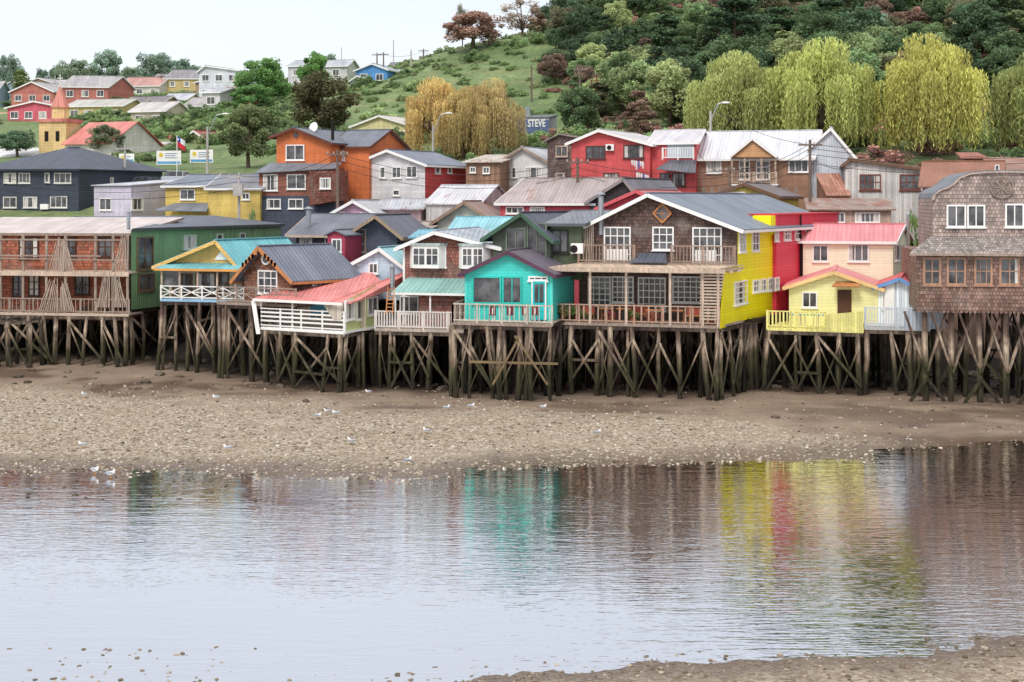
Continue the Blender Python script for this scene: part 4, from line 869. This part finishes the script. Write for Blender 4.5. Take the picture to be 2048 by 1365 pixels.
h=house('red_two_storey_house',(1143,123),(1300,121),400,(285,288),(1200,261),9,26,RH,mat('roof',(214,208,208),.45),over=.4,trim=WHITE,frame=mat('plain',(90,60,60)),wins=[(1172,292,1211,318,3,1),(1247,290,1288,317,3,1),(1207,346,1238,356,3,1)],fin=False,**G)
F=h.F; h.box('ac_unit',WHITE,F.at(1213,302,.02),F.u*.7,up*.55,F.n*.3); h.cyl('ac_unit',DARKIN,F.at(1220,296,.33),F.at(1220,296,.35),.2,.2,12); h.finish()
h=house('red_house_wing',(1302,121.5),(1392,120),400,(286),(0,262),9,14,RH,mat('roof',(214,210,212),.45),orient='side',over=.3,trim=WHITE,frame=mat('plain',(90,60,60)),wins=[(1320,346,1340,373,2,1),(1344,346,1371,373,2,1)],fin=False,**G)
F=h.F; h.slab('balcony_roof',mat('roof',(120,120,128)),[F.at(1322,340,1.4),F.at(1400,348,1.4),F.at(1392,322,0.02),F.at(1340,322,.02)],(0,0,.07)); h.slab('balcony_opening',mat('plain',(196,206,214)),[F.at(1335,317,.03),F.at(1388,317,.03),F.at(1388,290,.03),F.at(1335,290,.03)],F.n*.04)
rail(h,F.at(1330,318,.8),F.at(1392,318,.8),Z(318,120),.9,.2,WHITE); h.finish()
BW=mat('clap',(176,136,112)); WR=mat('roof',(220,220,224),.4,dirt=.12)
h=house('brown_clapboard_house',(1393,121),(1620,118.5),400,315,(0,264),10,18,BW,WR,orient='side',over=.45,trim=WHITE,fin=False,corner=WHITE,wins=[(1413,320,1443,347,2,1),(1577,314,1617,345,3,1)],**G)
F=h.F; g=[F.at(1463,316,1.2),F.at(1557,316,1.2),F.at(1508,279,1.2)]; h.slab('dormer_gable',mat('clap',(206,156,112)),g,-F.n*4)
for a,b_ in((g[0],g[2]),(g[1],g[2])): h.slab('dormer_roof',WR,[a+F.n*.2,b_+F.n*.2,b_-F.n*4.5,a-F.n*4.5],(0,0,.1)); h.beam('dormer_trim',WHITE,a+F.n*.22,b_+F.n*.22,.05,.2)
zf=Z(372,119); h.box('balcony_floor',WHITE,F.at(1465,372,.02),F.u*3.9,F.n*1.2,up*.12); rail(h,F.at(1466,372,1.15),F.at(1555,372,1.15),zf+.1,1.,.18,LTW)
for px in(1467,1492,1525,1553): h.beam('balcony_posts',LTW,F.at(px,372,1.15),F.at(px,318,1.15),.12)
window(h,F,1478,322,1500,360,2,3); window(h,F,1512,322,1540,360,2,3); 
for k in range(12): h.beam('lower_slats',GREYW,F.P(.6+k*.7,Z(388,119),.05),F.P(.6+k*.7,Z(375,119),.05),.3,.02)
h.finish()
house('silver_corrugated_gable_house',(1622,119),(1712,117.5),400,(292,316),(1662,257),9,14,mat('corr',(214,218,226),.4),WR,over=.25,trim=WHITE,wins=[],**G)
house('white_rust_roofed_house',(1690,114),(1862,112),410,(326,340),(1700,318),7,12,mat('plank',(222,216,210)),mat('roof',(178,152,138),.5,rust=.5),over=.3,trim=mat('wood',(120,90,70)),frame=mat('wood',(130,70,56)),wins=[(1719,349,1762,381,4,2),(1799,349,1841,381,3,2)],**G)
house('weathered_lean_to',(1655,113),(1700,113),410,392,(0,350),4,None,mat('plank',(150,110,92)),mat('roof',(196,142,122),.6,rust=.5),orient='shed',over=.1,**G)
# ------------------------------------------------------------------ far houses and church
CO=mat('clap',(240,206,146)); RR=mat('roof',(222,138,128),.5); PW=mat('clap',(234,228,218))
h=Obj('yellow_church'); D=172; A=V2(78,D);B=V2(132,D-1); F=Facade(A,B); g=gz(A.x,D)-1; zt=Z(245,D)
h.slab('tower',CO,[F.P(0,g),F.P(F.W,g),F.P(F.W,zt),F.P(0,zt)],-F.n*3.2); h.slab('tower_roof',RR,[F.P(-.2,zt,.2),F.P(F.W+.2,zt,.2),F.P(F.W+.2,zt,-3.4),F.P(-.2,zt,-3.4)],(0,0,.4))
c=F.P(F.W*.5,zt+.3,-1.6); h.cyl('belfry',CO,c,c+up*1.5,1.05,1.,8); h.cyl('spire',mat('roof',(222,146,130)),c+up*1.5,c+up*(1.5+2.7),1.2,.03,8)
h.beam('cross',WHITE,c+up*4.1,c+up*5.6,.08); h.beam('cross',WHITE,c+up*5.1-Vector((.35,0,0)),c+up*5.1+Vector((.35,0,0)),.08)
for s in(.8,F.W-1.4): h.box('belfry_windows',DARKIN,F.P(s,zt-2.3,.01),F.u*.5,up*1.2,F.n*.04)
P0=V2(130,D-2);P1=V2(222,D-5);FN=Facade(P0,P1); ze=Z(290,D-3); zr=Z(247,D+2)
bb=-FN.n; h.slab('nave',PW,[FN.P(0,g),FN.P(FN.W,g),FN.P(FN.W,ze),FN.P(0,ze)],bb*9); h.slab('nave_roof',RR,[FN.P(-.3,ze,.4),FN.P(FN.W+.3,ze,.4),FN.P(FN.W+.3,zr,-4.5),FN.P(-.3,zr,-4.5)],(0,0,.1)); h.slab('nave_roof',RR,[FN.P(-.3,ze,-9.4),FN.P(FN.W+.3,ze,-9.4),FN.P(FN.W+.3,zr,-4.5),FN.P(-.3,zr,-4.5)],(0,0,.1))
h.poly('nave_gable',PW,[FN.P(FN.W,ze,0),FN.P(FN.W,ze,-9),FN.P(FN.W,zr,-4.5)]); h.finish()
far_specs=[('red_distant_house',(15,235),(128,233),250,215,(70,203),7,(226,110,124),(200,130,130)),
('yellow_distant_house',(135,230),(246,228),245,212,(0,200),8,(232,208,146),(194,190,180)),
('brown_distant_house',(245,240),(320,238),235,208,(0,194),8,(204,174,136),(134,124,126)),
('beige_distant_house',(262,215),(330,213),250,222,(0,205),7,(226,212,190),(204,198,194)),
('tan_distant_house',(326,250),(372,249),215,200,(0,188),6,(226,186,120),(196,196,202)),
('white_distant_house',(398,258),(478,256),205,142,(412,132),8,(232,236,240),(170,176,186)),
('blue_distant_house',(712,250),(775,248),165,140,(745,128),6,(96,156,210),(184,198,206)),
('white_distant_cottage',(700,245),(742,244),180,162,(716,152),6,(222,226,228),(170,180,190)),
('grey_distant_house',(750,252),(832,250),170,156,(0,140),7,(212,206,196),(202,206,210)),
('white_distant_house',(576,262),(606,261),150,132,(0,122),6,(226,226,226),(180,186,190)),
('white_distant_house',(650,275),(694,274),150,132,(0,121),6,(226,226,222),(184,188,194)),
('dark_distant_house',(776,300),(822,299),150,135,(0,126),6,(134,130,134),(126,126,134)),
('yellow_cream_house',(705,185),(822,182),290,252,(760,232),9,(240,228,172),(214,204,194)),
('yellow_gabled_chapel',(362,190),(420,188),300,284,(390,262),8,(240,228,184),(180,98,98)),
('red_roofed_house',(290,192),(362,190),310,292,(0,270),8,(234,230,226),(206,116,112)),
('white_roofed_hall',(-60,172),(70,170),330,314,(0,298),10,(206,206,206),(222,220,220)),
('green_roof_row_house',(196,185),(300,183),312,300,(0,286),7,(220,218,212),(212,206,202)),
('red_row_house',(335,420),(362,419),165,158,(0,148),8,(196,126,118),(154,138,138)),
('tan_row_house',(366,400),(392,399),165,155,(0,145),8,(204,172,152),(162,146,140)),
('purple_row_house',(238,470),(262,469),160,150,(0,138),8,(162,136,162),(152,136,144)),
('red_row_house',(60,330),(92,329),215,206,(0,196),8,(204,108,100),(164,136,126)),
('orange_hut',(-30,260),(12,259),250,236,(0,226),6,(238,210,126),(210,172,136)),
('brown_row_house',(370,225),(412,224),245,212,(0,196),7,(226,212,182),(180,172,172)),
('white_row_house',(404,222),(440,221),235,185,(0,178),7,(236,232,230),(190,190,194)),
('red_brick_house',(430,228),(474,227),225,190,(0,176),7,(220,118,102),(198,164,154))]
for i in range(34):
    px=random.uniform(-250,430); D=random.uniform(250,560)
    x=X(px,D); yy=rowof(x,D); w_=random.uniform(7,11)*f/D; hh_=random.uniform(2.8,4.5)*f/D
    if yy-hh_<150: continue
    far_specs.append(('hillside_house',(px,D),(px+w_,D+random.uniform(-1.5,1.5)),yy+2,yy-hh_,(px+w_/2 if random.random()<.5 else 0,yy-hh_-1.8*f/D),7,random.choice(((226,220,210),(206,130,118),(222,196,140),(190,160,140),(150,170,186),(212,206,196),(196,150,120),(170,180,150))),random.choice(((180,176,176),(150,146,150),(196,150,140),(204,204,206),(160,150,146)))))
for nm,L,R_,ba,ea,ri,bl,wc,rc in far_specs:
    x0,x1=L[0],R_[0]; n_=max(1,int((x1-x0)/26)); ws=[]
    sc=f/L[1]
    for k in range(n_):
        cx=x0+(x1-x0)*(k+.5)/n_; ww=min(1.3*sc/2,(x1-x0)/n_*.35); y0=ea+.7*sc; 
        ws.append((cx-ww,y0,cx+ww,y0+1.2*sc,2,1))
        if (ba-ea)/sc>4.5: ws.append((cx-ww,y0+2.7*sc,cx+ww,y0+3.9*sc,2,1))
    house(nm,L,R_,ba,ea,ri,bl,random.choice((None,15,25)),mat('clap',wc),mat('roof',rc,.5),orient='gable' if ri[0] else 'side',over=.35,trim=WHITE,wins=ws,**G)
# graffiti shed
h=house('graffiti_shed',(1037,172),(1098,171),268,236,(0,232),4,None,mat('plain',(206,208,214)),mat('roof',(120,120,126)),orient='shed',over=.15,fin=False,**G)
F=h.F; h.slab('blue_base',mat('plain',(96,112,150)),[F.at(1037,266,.02),F.at(1098,266,.02),F.at(1098,240,.02),F.at(1037,240,.02)],F.n*.04)
p=F.P(.7,Z(236,172),-1.5); h.box('tank_tower',mat('plain',(150,160,160)),p-Vector((.35,0,0)),(.7,0,0),(0,.7,0),(0,0,1.45))
e=h.finish()
cu=bpy.data.curves.new('graffiti_text','FONT'); cu.body='STEVE'; cu.size=1.25; cu.extrude=.02; cu.offset=.03; to=bpy.data.objects.new('graffiti_text',cu); cu.materials.append(WHITE)
q=F.at(1056,254,.09); to.location=q; to.rotation_euler=(math.pi/2,0,math.atan2(F.u.y,F.u.x)); to.scale=(.66,1,1); bpy.context.collection.objects.link(to); to.parent=e; to.matrix_parent_inverse=Matrix.Translation(e.location).inverted()
# ------------------------------------------------------------------ street furniture
CON=mat('plain',(182,176,170)); PWD=mat('wood',(120,102,90))
def pole(px,yt,D,mt=None,arms=1,name='utility_pole',r=.13):
    h=Obj(name); x=X(px,D); g=gz(x,D)-.3; zt=Z(yt,D); mt=mt or PWD
    h.cyl('pole',mt,(x,D,g),(x,D,zt),r*1.2,r*.8,8)
    for k in range(arms):
        z=zt-.4-k*.8; h.beam('crossarm',mt,(x-.9,D-.12,z),(x+.9,D-.12,z),.1,.12)
        for a in(-.8,-.3,.3,.8): h.cyl('insulator',CON,(x+a,D-.12,z+.06),(x+a,D-.12,z+.24),.05)
    h.finish(); return Vector((x,D,zt-.3))
def lamp(px,yt,D,dx,dy):
    h=Obj('street_lamp'); x=X(px,D); g=gz(x,D)-.3; zt=Z(yt+18,D); s=D/f
    h.cyl('pole',CON,(x,D,g),(x,D,zt),.16,.1,8); a=Vector((x,D,zt)); b=Vector((x+dx*s*.6,D,zt+dy*s)); c=Vector((x+dx*s,D,zt+dy*s+.15))
    h.cyl('arm',METAL,a-up*1,b,.05); h.cyl('arm',METAL,b,c,.05); h.ell('lamp_head',WHITE,c+Vector((.3 if dx>0 else -.3,0,0)),(.42,.18,.1)); h.finish()
p1=pole(1620,280,108); p2=pole(1155,315,112); p3=pole(1460,332,110); p4=pole(675,300,116); p5=pole(478,345,122,CON,2); p6=pole(660,300,128,arms=1)
pole(1160,135,185); pole(1183,160,190,arms=0); pole(1193,155,190,mat('wood',(150,90,60)),1); pole(1063,130,205,arms=0); pole(767,105,250); pole(754,106,252); pole(847,98,258); pole(822,100,255,CON,0); pole(787,80,262,CON,0,r=.09); pole(683,95,280,CON,0,r=.09); pole(110,150,300,CON,0); pole(322,150,320,PWD,1); pole(1818,440,94,GREYW,0,r=.07); pole(250,290,140,CON,1)
lamp(415,235,148,30,22); lamp(866,232,150,26,20); lamp(1421,205,130,24,14)
h=Obj('transformer_box'); p=V2(478,121.7); h.box('tank',CON,(p.x-.4,p.y-.6,Z(392,121)),(.8,0,0),(0,.5,0),(0,0,1.)); h.beam('bracket',CON,(p.x,p.y,Z(392,121)),(p.x,p.y-.5,Z(392,121)),.1); h.finish()
WM=mat('plain',(44,44,48))
h=Obj('power_lines')
def wire(a,b,sag=.6):
    pr=None
    for k in range(13):
        t=k/12; q=a.lerp(b,t)-up*sag*4*t*(1-t)
        if pr is not None: h.cyl('wires',WM,pr,q,.02,.02,4,False)
        pr=q
def W3(px,py,D): return V2(px,D)+up*Z(py,D)
for dz in(0,.35,.8,1.5): wire(p1-up*dz,W3(2200,292,104)-up*dz,.7); wire(p1-up*dz,p3-up*dz*.7,.5)
for dz in(0,.5,1.1): wire(p3-up*dz,p2-up*dz,.6); wire(p2-up*dz,p4-up*dz,1.4); wire(p4-up*dz,p5-up*dz,.7); wire(p5-up*dz,W3(-100,335,126)-up*dz,1.3)
wire(W3(866,240,150),W3(660,300,128)); wire(W3(1421,215,130),W3(1620,290,108)); wire(W3(1160,140,185),W3(1400,155,185),1.); wire(W3(1063,135,205),W3(847,105,258)); wire(W3(847,103,258),W3(767,110,250)); wire(W3(1160,142,185),W3(1063,135,205))
wire(p6,W3(415,262,148)); wire(p3-up*.4,W3(1393,300,121)); wire(p1-up*1,W3(1720,330,112))
h.finish()
for x0,x1,yt,yb,D in((313,362,302,330,150),(380,426,300,326,152),(238,268,308,326,152)):
    h=Obj('billboard'); A=V2(x0,D);B=V2(x1,D-.5);F=Facade(A,B); z0=Z(yb,D);z1=Z(yt,D)
    h.slab('panel',WHITE,[F.P(0,z0),F.P(F.W,z0),F.P(F.W,z1),F.P(0,z1)],-F.n*.08); h.slab('blue_band',mat('plain',(90,160,205)),[F.P(.1,z0+.1,.01),F.P(F.W-.1,z0+.1,.01),F.P(F.W-.1,z0+.35,.01),F.P(.1,z0+.35,.01)],F.n*.01)
    h.cyl('yellow_mark',mat('plain',(230,200,80)),F.P(.5,z1-.45,.005),F.P(.5,z1-.45,.02),.24,.24,16)
    for k in range(3): h.box('lines',mat('plain',(90,120,160)),F.P(.95,z1-.35-k*.22,.005),F.u*(F.W-1.3-.3*(k%2)),up*.07,F.n*.01)
    for s in(.2,F.W-.2): h.beam('legs',METAL,F.P(s,gz(A.x,D)-.4,-.12),F.P(s,z1,-.12),.09)
    h.finish()
h=Obj('chilean_flag'); D=146; x=X(354,D); zt=Z(272,D); h.cyl('flagpole',WHITE,(x,D,gz(x,D)-.2),(x,D,zt),.05)
def fl(part,rgb,a0,a1,b0,b1,out):
    n=6
    for k in range(n):
        s0=a0+(a1-a0)*k/n; s1=a0+(a1-a0)*(k+1)/n; y=lambda s:D-.05-out+.12*math.sin(s*5)
        h.poly(part,mat('plain',rgb),[(x+s0*.65,y(s0),zt-b1-s0*.4),(x+s1*.65,y(s1),zt-b1-s1*.4),(x+s1*.65,y(s1),zt-b0-s1*.4),(x+s0*.65,y(s0),zt-b0-s0*.4)])
fl('flag_red',(210,50,60),0,1.3,.55,1.1,0); fl('flag_white',(236,236,236),.55,1.3,0,.55,0); fl('flag_blue',(40,70,160),0,.55,0,.55,0)
h.poly('star',WHITE,[(x+.18+(.14 if k%2==0 else .055)*math.sin(k*math.pi/5),D-.25,zt-.38+(.14 if k%2==0 else .055)*math.cos(k*math.pi/5)) for k in range(10)]); h.finish()
def car(px,D,ang,rgb,name='parked_car'):
    h=Obj(name); x=X(px,D); g=gz(x,D)+.05; c,s=math.cos(ang),math.sin(ang); T=lambda a,b,z: Vector((x+a*c-b*s,D+a*s+b*c,g+z)); P_=mat('plain',rgb,.25,dirt=.05)
    prof=[(-2.1,.35),(2.1,.35),(2.12,.75),(1.9,.92),(1.05,1.0),(-2.0,1.02),(-2.14,.8)]
    h.slab('body',P_,[T(a,-.82,z) for a,z in prof],T(0,.82,0)-T(0,-.82,0)); cab=[(-1.9,1.02),(1.05,1.02),(.45,1.45),(-1.5,1.5)]
    h.slab('windows',GLASS,[T(a,-.74,z) for a,z in cab],T(0,.74,0)-T(0,-.74,0)); h.slab('roof',P_,[T(-1.5,-.7,1.5),T(.45,-.7,1.45),T(.45,.7,1.45),T(-1.5,.7,1.5)],(0,0,.05))
    for a in(-1.3,1.35):
        for b in(-.86,.68): h.cyl('wheels',DARKIN,T(a,b,.32),T(a,b+.18,.32),.32,.32,14)
    for a,z in((-.5,1.45),(.5,1.45)): h.beam('pillars',P_,T(a*.6-.3,-.76,1.02),T(a*.6-.3,-.72,1.48),.07)
    h.ell('headlight',WHITE,T(2.08,-.6,.75),(.1,.15,.1)); h.ell('headlight',WHITE,T(2.08,.6,.75),(.1,.15,.1)); h.finish()
car(305,140,.5,(70,84,104)); car(366,142,.2,(190,196,204)); car(265,146,.9,(150,60,56))
h=Obj('clothesline_laundry'); D=119.5; rg=np.random.default_rng(3)
for px0,py0,px1,py1,n_ in((1262,320,1288,324,6),(1272,344,1298,352,6),(1560,378,1606,380,8)):
    h.cyl('line',WM,W3(px0-4,py0,D),W3(px1+4,py1,D),.015,.015,4)
    for k in range(n_):
        t=(k+.1)/n_; a=W3(px0+(px1-px0)*t,py0+(py1-py0)*t,D); w=(px1-px0)/n_*.8*D/f; l=rg.uniform(.4,.9); c=[(236,236,236),(236,230,220),(190,90,100),(90,130,190),(240,240,240)][k%5 if k%2 else 0]
        h.poly('clothes',mat('plain',c),[a,a+Vector((w,0,0)),a+Vector((w*.9,-.06,-l)),a+Vector((w*.5,.04,-l*.93)),a+Vector((.02,-.03,-l))])
h.finish()
# ------------------------------------------------------------------ rocks & pebbles
def rocks(name,pts,col,seed):
    rng=np.random.default_rng(seed)
    ico=[(0,0,1),(.89,0,.45),(.28,.85,.45),(-.72,.53,.45),(-.72,-.53,.45),(.28,-.85,.45),(.72,.53,-.45),(-.28,.85,-.45),(-.89,0,-.45),(-.28,-.85,-.45),(.72,-.53,-.45)]
    fa=[(0,1,2),(0,2,3),(0,3,4),(0,4,5),(0,5,1),(1,6,2),(2,7,3),(3,8,4),(4,9,5),(5,10,1),(2,6,7),(3,7,8),(4,8,9),(5,9,10),(1,10,6)]
    ico=np.array(ico);V=[];Fc=[];tt=[]
    for i,(x,y,z,s) in enumerate(pts):
        a=rng.uniform(0,6.28); sc=np.array([rng.uniform(.8,1.4),rng.uniform(.7,1.1),rng.uniform(.4,.7)])*s; v=ico*rng.uniform(.75,1.2,(11,1))*sc
        c,sn=math.cos(a),math.sin(a); v=np.stack([v[:,0]*c-v[:,1]*sn+x,v[:,0]*sn+v[:,1]*c+y,v[:,2]+z+s*.1],1); V.append(v); Fc+= [tuple(i*11+k for k in q) for q in fa]; tt+= [rng.uniform(0,1)]*11
    me=bpy.data.meshes.new(name); me.from_pydata(np.concatenate(V).tolist(),[],Fc); at=me.attributes.new('tint','FLOAT','POINT'); at.data.foreach_set('value',tt)
    m=bpy.data.materials.new(name+'_mat'); m.use_nodes=True; t=NT(m.node_tree); fa_=t.n('ShaderNodeAttribute',{'attribute_name':'tint'}).outputs['Fac']; r=t.n('ShaderNodeValToRGB',None,{0:fa_}); e=r.color_ramp.elements
    e[0].color=c4(lin(col[0])); e[1].color=c4(lin(col[2])); q=e.new(.6); q.color=c4(lin(col[1]))
    pos=t.n('ShaderNodeNewGeometry').outputs['Position']; cc=t.mix(t.mr(t.noise(pos,9.,3.),.3,.7,0.,.5),r.outputs[0],c4(lin((98,86,72))))
    b=t.n('ShaderNodeBsdfPrincipled',None,{'Base Color':cc,'Roughness':.8,'Specular IOR Level':.3}); t.n('ShaderNodeOutputMaterial',None,{0:b.outputs[0]}); me.materials.append(m)
    bpy.context.collection.objects.link(bpy.data.objects.new(name,me))
pts=[]
while len(pts)<15000:
    px=random.uniform(-350,2400); D=random.uniform(59,89); x=X(px,D); z=gz(x,D)
    up_=np.interp(px,[0,300,700,1300,1500,1800,2100],[87,84,80,78,73,68,65])
    if z<-.03 or D>up_+2*random.gauss(0,1): 
        if random.random()>.07 or z<-.03: continue
    if noise.noise(Vector((x*.2,D*.5,4)))<-.1-random.random()*.4: continue
    pts.append((x,D,z,random.choice((.03,.04,.05,.07))*random.uniform(.8,1.5)))
rocks('pebbles',pts,((108,94,80),(170,154,132),(224,215,198)),1)
pts=[]
while len(pts)<5200:
    px=random.uniform(300,2500); D=random.uniform(27,39); x=X(px,D); z=gz(x,D)
    if z<-.06 or (z<0 and random.random()<.5): continue
    pts.append((x,D,z,random.choice((.015,.025,.035,.06))*random.uniform(.8,1.4)))
for i in range(90):
    px=random.gauss(270,130); D=random.uniform(34,37.5); x=X(px,D); pts.append((x,D,-.01,random.uniform(.03,.08)))
for px,py in((2025,1292),(1970,1300),(1560,1310),(1930,1318),(1855,1278),(795,1350),(108,1358),(690,1338)):
    D=f*H/(py-YH); pts.append((X(px,D),D,gz(X(px,D),D)+.02,.1))
rocks('shore_gravel',pts,((92,82,70),(146,130,110),(190,176,156)),2)
pts=[]
for px,py,s in((95,1000,.16),(150,990,.2),(260,1003,.14),(300,1004,.14),(435,955,.25),(420,962,.2),(375,1000,.12),(440,1004,.12),(612,812,.3),(545,845,.14),(1742,778,.35),(1550,845,.28),(1975,802,.3),(322,745,.3),(140,733,.35),(725,793,.2),(1100,800,.2),(1835,832,.15),(480,990,.12),(60,985,.2),(205,1000,.14),(20,975,.2)):
    D=f*H/(py-YH); x=X(px,D); pts.append((x,D,max(gz(x,D),-.05),s))
for i in range(260):
    px=random.choice((random.uniform(1680,2300),random.uniform(-50,2200))); D=random.uniform(86,97); x=X(px,D); pts.append((x,D,gz(x,D),random.uniform(.12,.4)))
for i in range(90):
    px=random.uniform(-20,520); py=random.uniform(948,1005); D=f*H/(py-YH); x=X(px,D); pts.append((x,D,max(gz(x,D),-.02),random.uniform(.05,.12)))
for i in range(420):
    px=random.uniform(-200,2300); D=random.uniform(62,92); x=X(px,D); z=gz(x,D)
    if z>0: pts.append((x,D,z,random.uniform(.05,.13)))
rocks('boulders',pts,((66,58,50),(100,88,76),(128,114,98)),3)
h=Obj('driftwood_branches')
for a,b in(((0,750),(52,724)),((5,735),(40,762)),((-10,760),(30,730)),((60,764),(20,745))):
    D=96; h.cyl('branch',mat('wood',(176,160,146)),W3(a[0],a[1]-6,D),W3(b[0],b[1],D-1),.1,.05)
h.finish()
# ------------------------------------------------------------------ gulls
GW=mat('plain',(238,238,236),.6,dirt=.05); GG=mat('plain',(170,174,180)); GB=mat('plain',(40,40,44)); GO=mat('plain',(220,150,50))
def gull(px,py,ang):
    D=f*(H-.1)/(py-YH); x=X(px,D); z=max(gz(x,D),0.); h=Obj('seagull'); c,s=math.cos(ang),math.sin(ang); k=.8
    T=lambda a,b,q: Vector((x+(a*c-b*s)*k,D+(a*s+b*c)*k,z+q*k)); Rm=Matrix.Rotation(ang,3,'Z')
    h.ell('body',GW,T(0,0,.24),(.22*k,.1*k,.1*k),12,8,Rm@Matrix.Rotation(-.15,3,'Y')); h.ell('neck',GW,T(.17,0,.31),(.07*k,.055*k,.1*k),10,6,Rm); h.ell('head',GW,T(.2,0,.39),(.065*k,.05*k,.052*k),10,6,Rm)
    h.cyl('beak',GO,T(.25,0,.385),T(.33,0,.37),.018,.004,6)
    for b in(-.075,.075): h.ell('wings',GG,T(-.05,b,.27),(.22*k,.035*k,.075*k),10,6,Rm@Matrix.Rotation(.08,3,'Y'))
    h.add('tail',GW,[T(-.15,-.05,.24),T(-.15,.05,.24),T(-.34,.045,.21),T(-.34,-.045,.21)],[[0,1,2,3]]); h.add('wingtips',GB,[T(-.2,-.06,.27),T(-.2,.06,.27),T(-.36,.01,.25),T(-.36,-.01,.25)],[[0,1,2,3]])
    for b in(-.04,.04): h.cyl('legs',GO,T(0,b,0),T(.01,b,.17),.01,.01,5); h.add('feet',GO,[T(-.01,b,.01),T(.07,b-.03,.01),T(.07,b+.03,.01)],[[0,1,2]])
    for b in(-.045,.045): h.ell('eyes',GB,T(.225,b,.4),(.01,.01,.01),6,4)
    h.finish()
for i,(px,py) in enumerate(((165,897),(190,944),(221,951),(455,904),(702,892),(655,834),(672,838),(635,844),(893,827),(942,823),(1086,825),(853,873),(1195,874),(815,928),(432,806),(168,800),(737,795))): gull(px,py,random.choice((0,3.1,.5,2.6,-.4,3.6)))
# ------------------------------------------------------------------ light, sky, camera
w=bpy.data.worlds.new('World'); bpy.context.scene.world=w; w.use_nodes=True; t=NT(w.node_tree)
SE,SR_=math.radians(50),math.radians(205)
sky=t.n('ShaderNodeTexSky',{'sky_type':'NISHITA','sun_disc':False,'sun_elevation':SE,'sun_rotation':SR_,'air_density':1.,'dust_density':3.})
gen=t.n('ShaderNodeTexCoord').outputs['Generated']; zz=t.n('ShaderNodeSeparateXYZ',None,{0:gen}).outputs[2]
rp=t.n('ShaderNodeValToRGB',None,{0:zz}); e=rp.color_ramp.elements
e[0].position=0.; e[0].color=(.75,.785,.80,1); e[1].position=1.; e[1].color=(1.,1.,1.,1)
q=e.new(.15); q.color=(.68,.73,.79,1); q=e.new(.4); q.color=(.68,.72,.81,1)
ov=t.n('ShaderNodeVectorMath',{'operation':'SCALE'},{0:rp.outputs[0],'Scale':12.8}).outputs[0]
cl=t.noise(t.n('ShaderNodeVectorMath',{'operation':'MULTIPLY'},{0:gen,1:(1.,1.,3.)}).outputs[0],2.,4.)
ov2=t.n('ShaderNodeVectorMath',{'operation':'SCALE'},{0:ov,'Scale':t.mr(cl,.3,.7,.95,1.05)}).outputs[0]
mx=t.mix(.92,sky.outputs[0],ov2)
bg=t.n('ShaderNodeBackground',None,{'Color':mx,'Strength':.109}); t.n('ShaderNodeOutputWorld',None,{0:bg.outputs[0]})
sd=bpy.data.lights.new('sun','SUN'); sd.energy=2.2; sd.angle=math.radians(18); sd.color=(1.,.96,.92); so=bpy.data.objects.new('sun',sd); bpy.context.collection.objects.link(so)
az=math.radians(205); d=Vector((math.sin(az)*math.cos(SE),math.cos(az)*math.cos(SE),math.sin(SE))); so.rotation_euler=(-d).to_track_quat('-Z','Y').to_euler()
cd=bpy.data.cameras.new('camera'); co=bpy.data.objects.new('camera',cd); bpy.context.collection.objects.link(co); co.location=(0,0,H); co.rotation_euler=(math.pi/2,0,0)
cd.sensor_width=36; cd.lens=36*f/2048; cd.shift_y=-(682.5-YH)/2048; cd.clip_end=12000; cd.clip_start=.5
sc=bpy.context.scene; sc.camera=co; sc.view_settings.view_transform='Standard'; sc.view_settings.look='None'; sc.view_settings.exposure=0
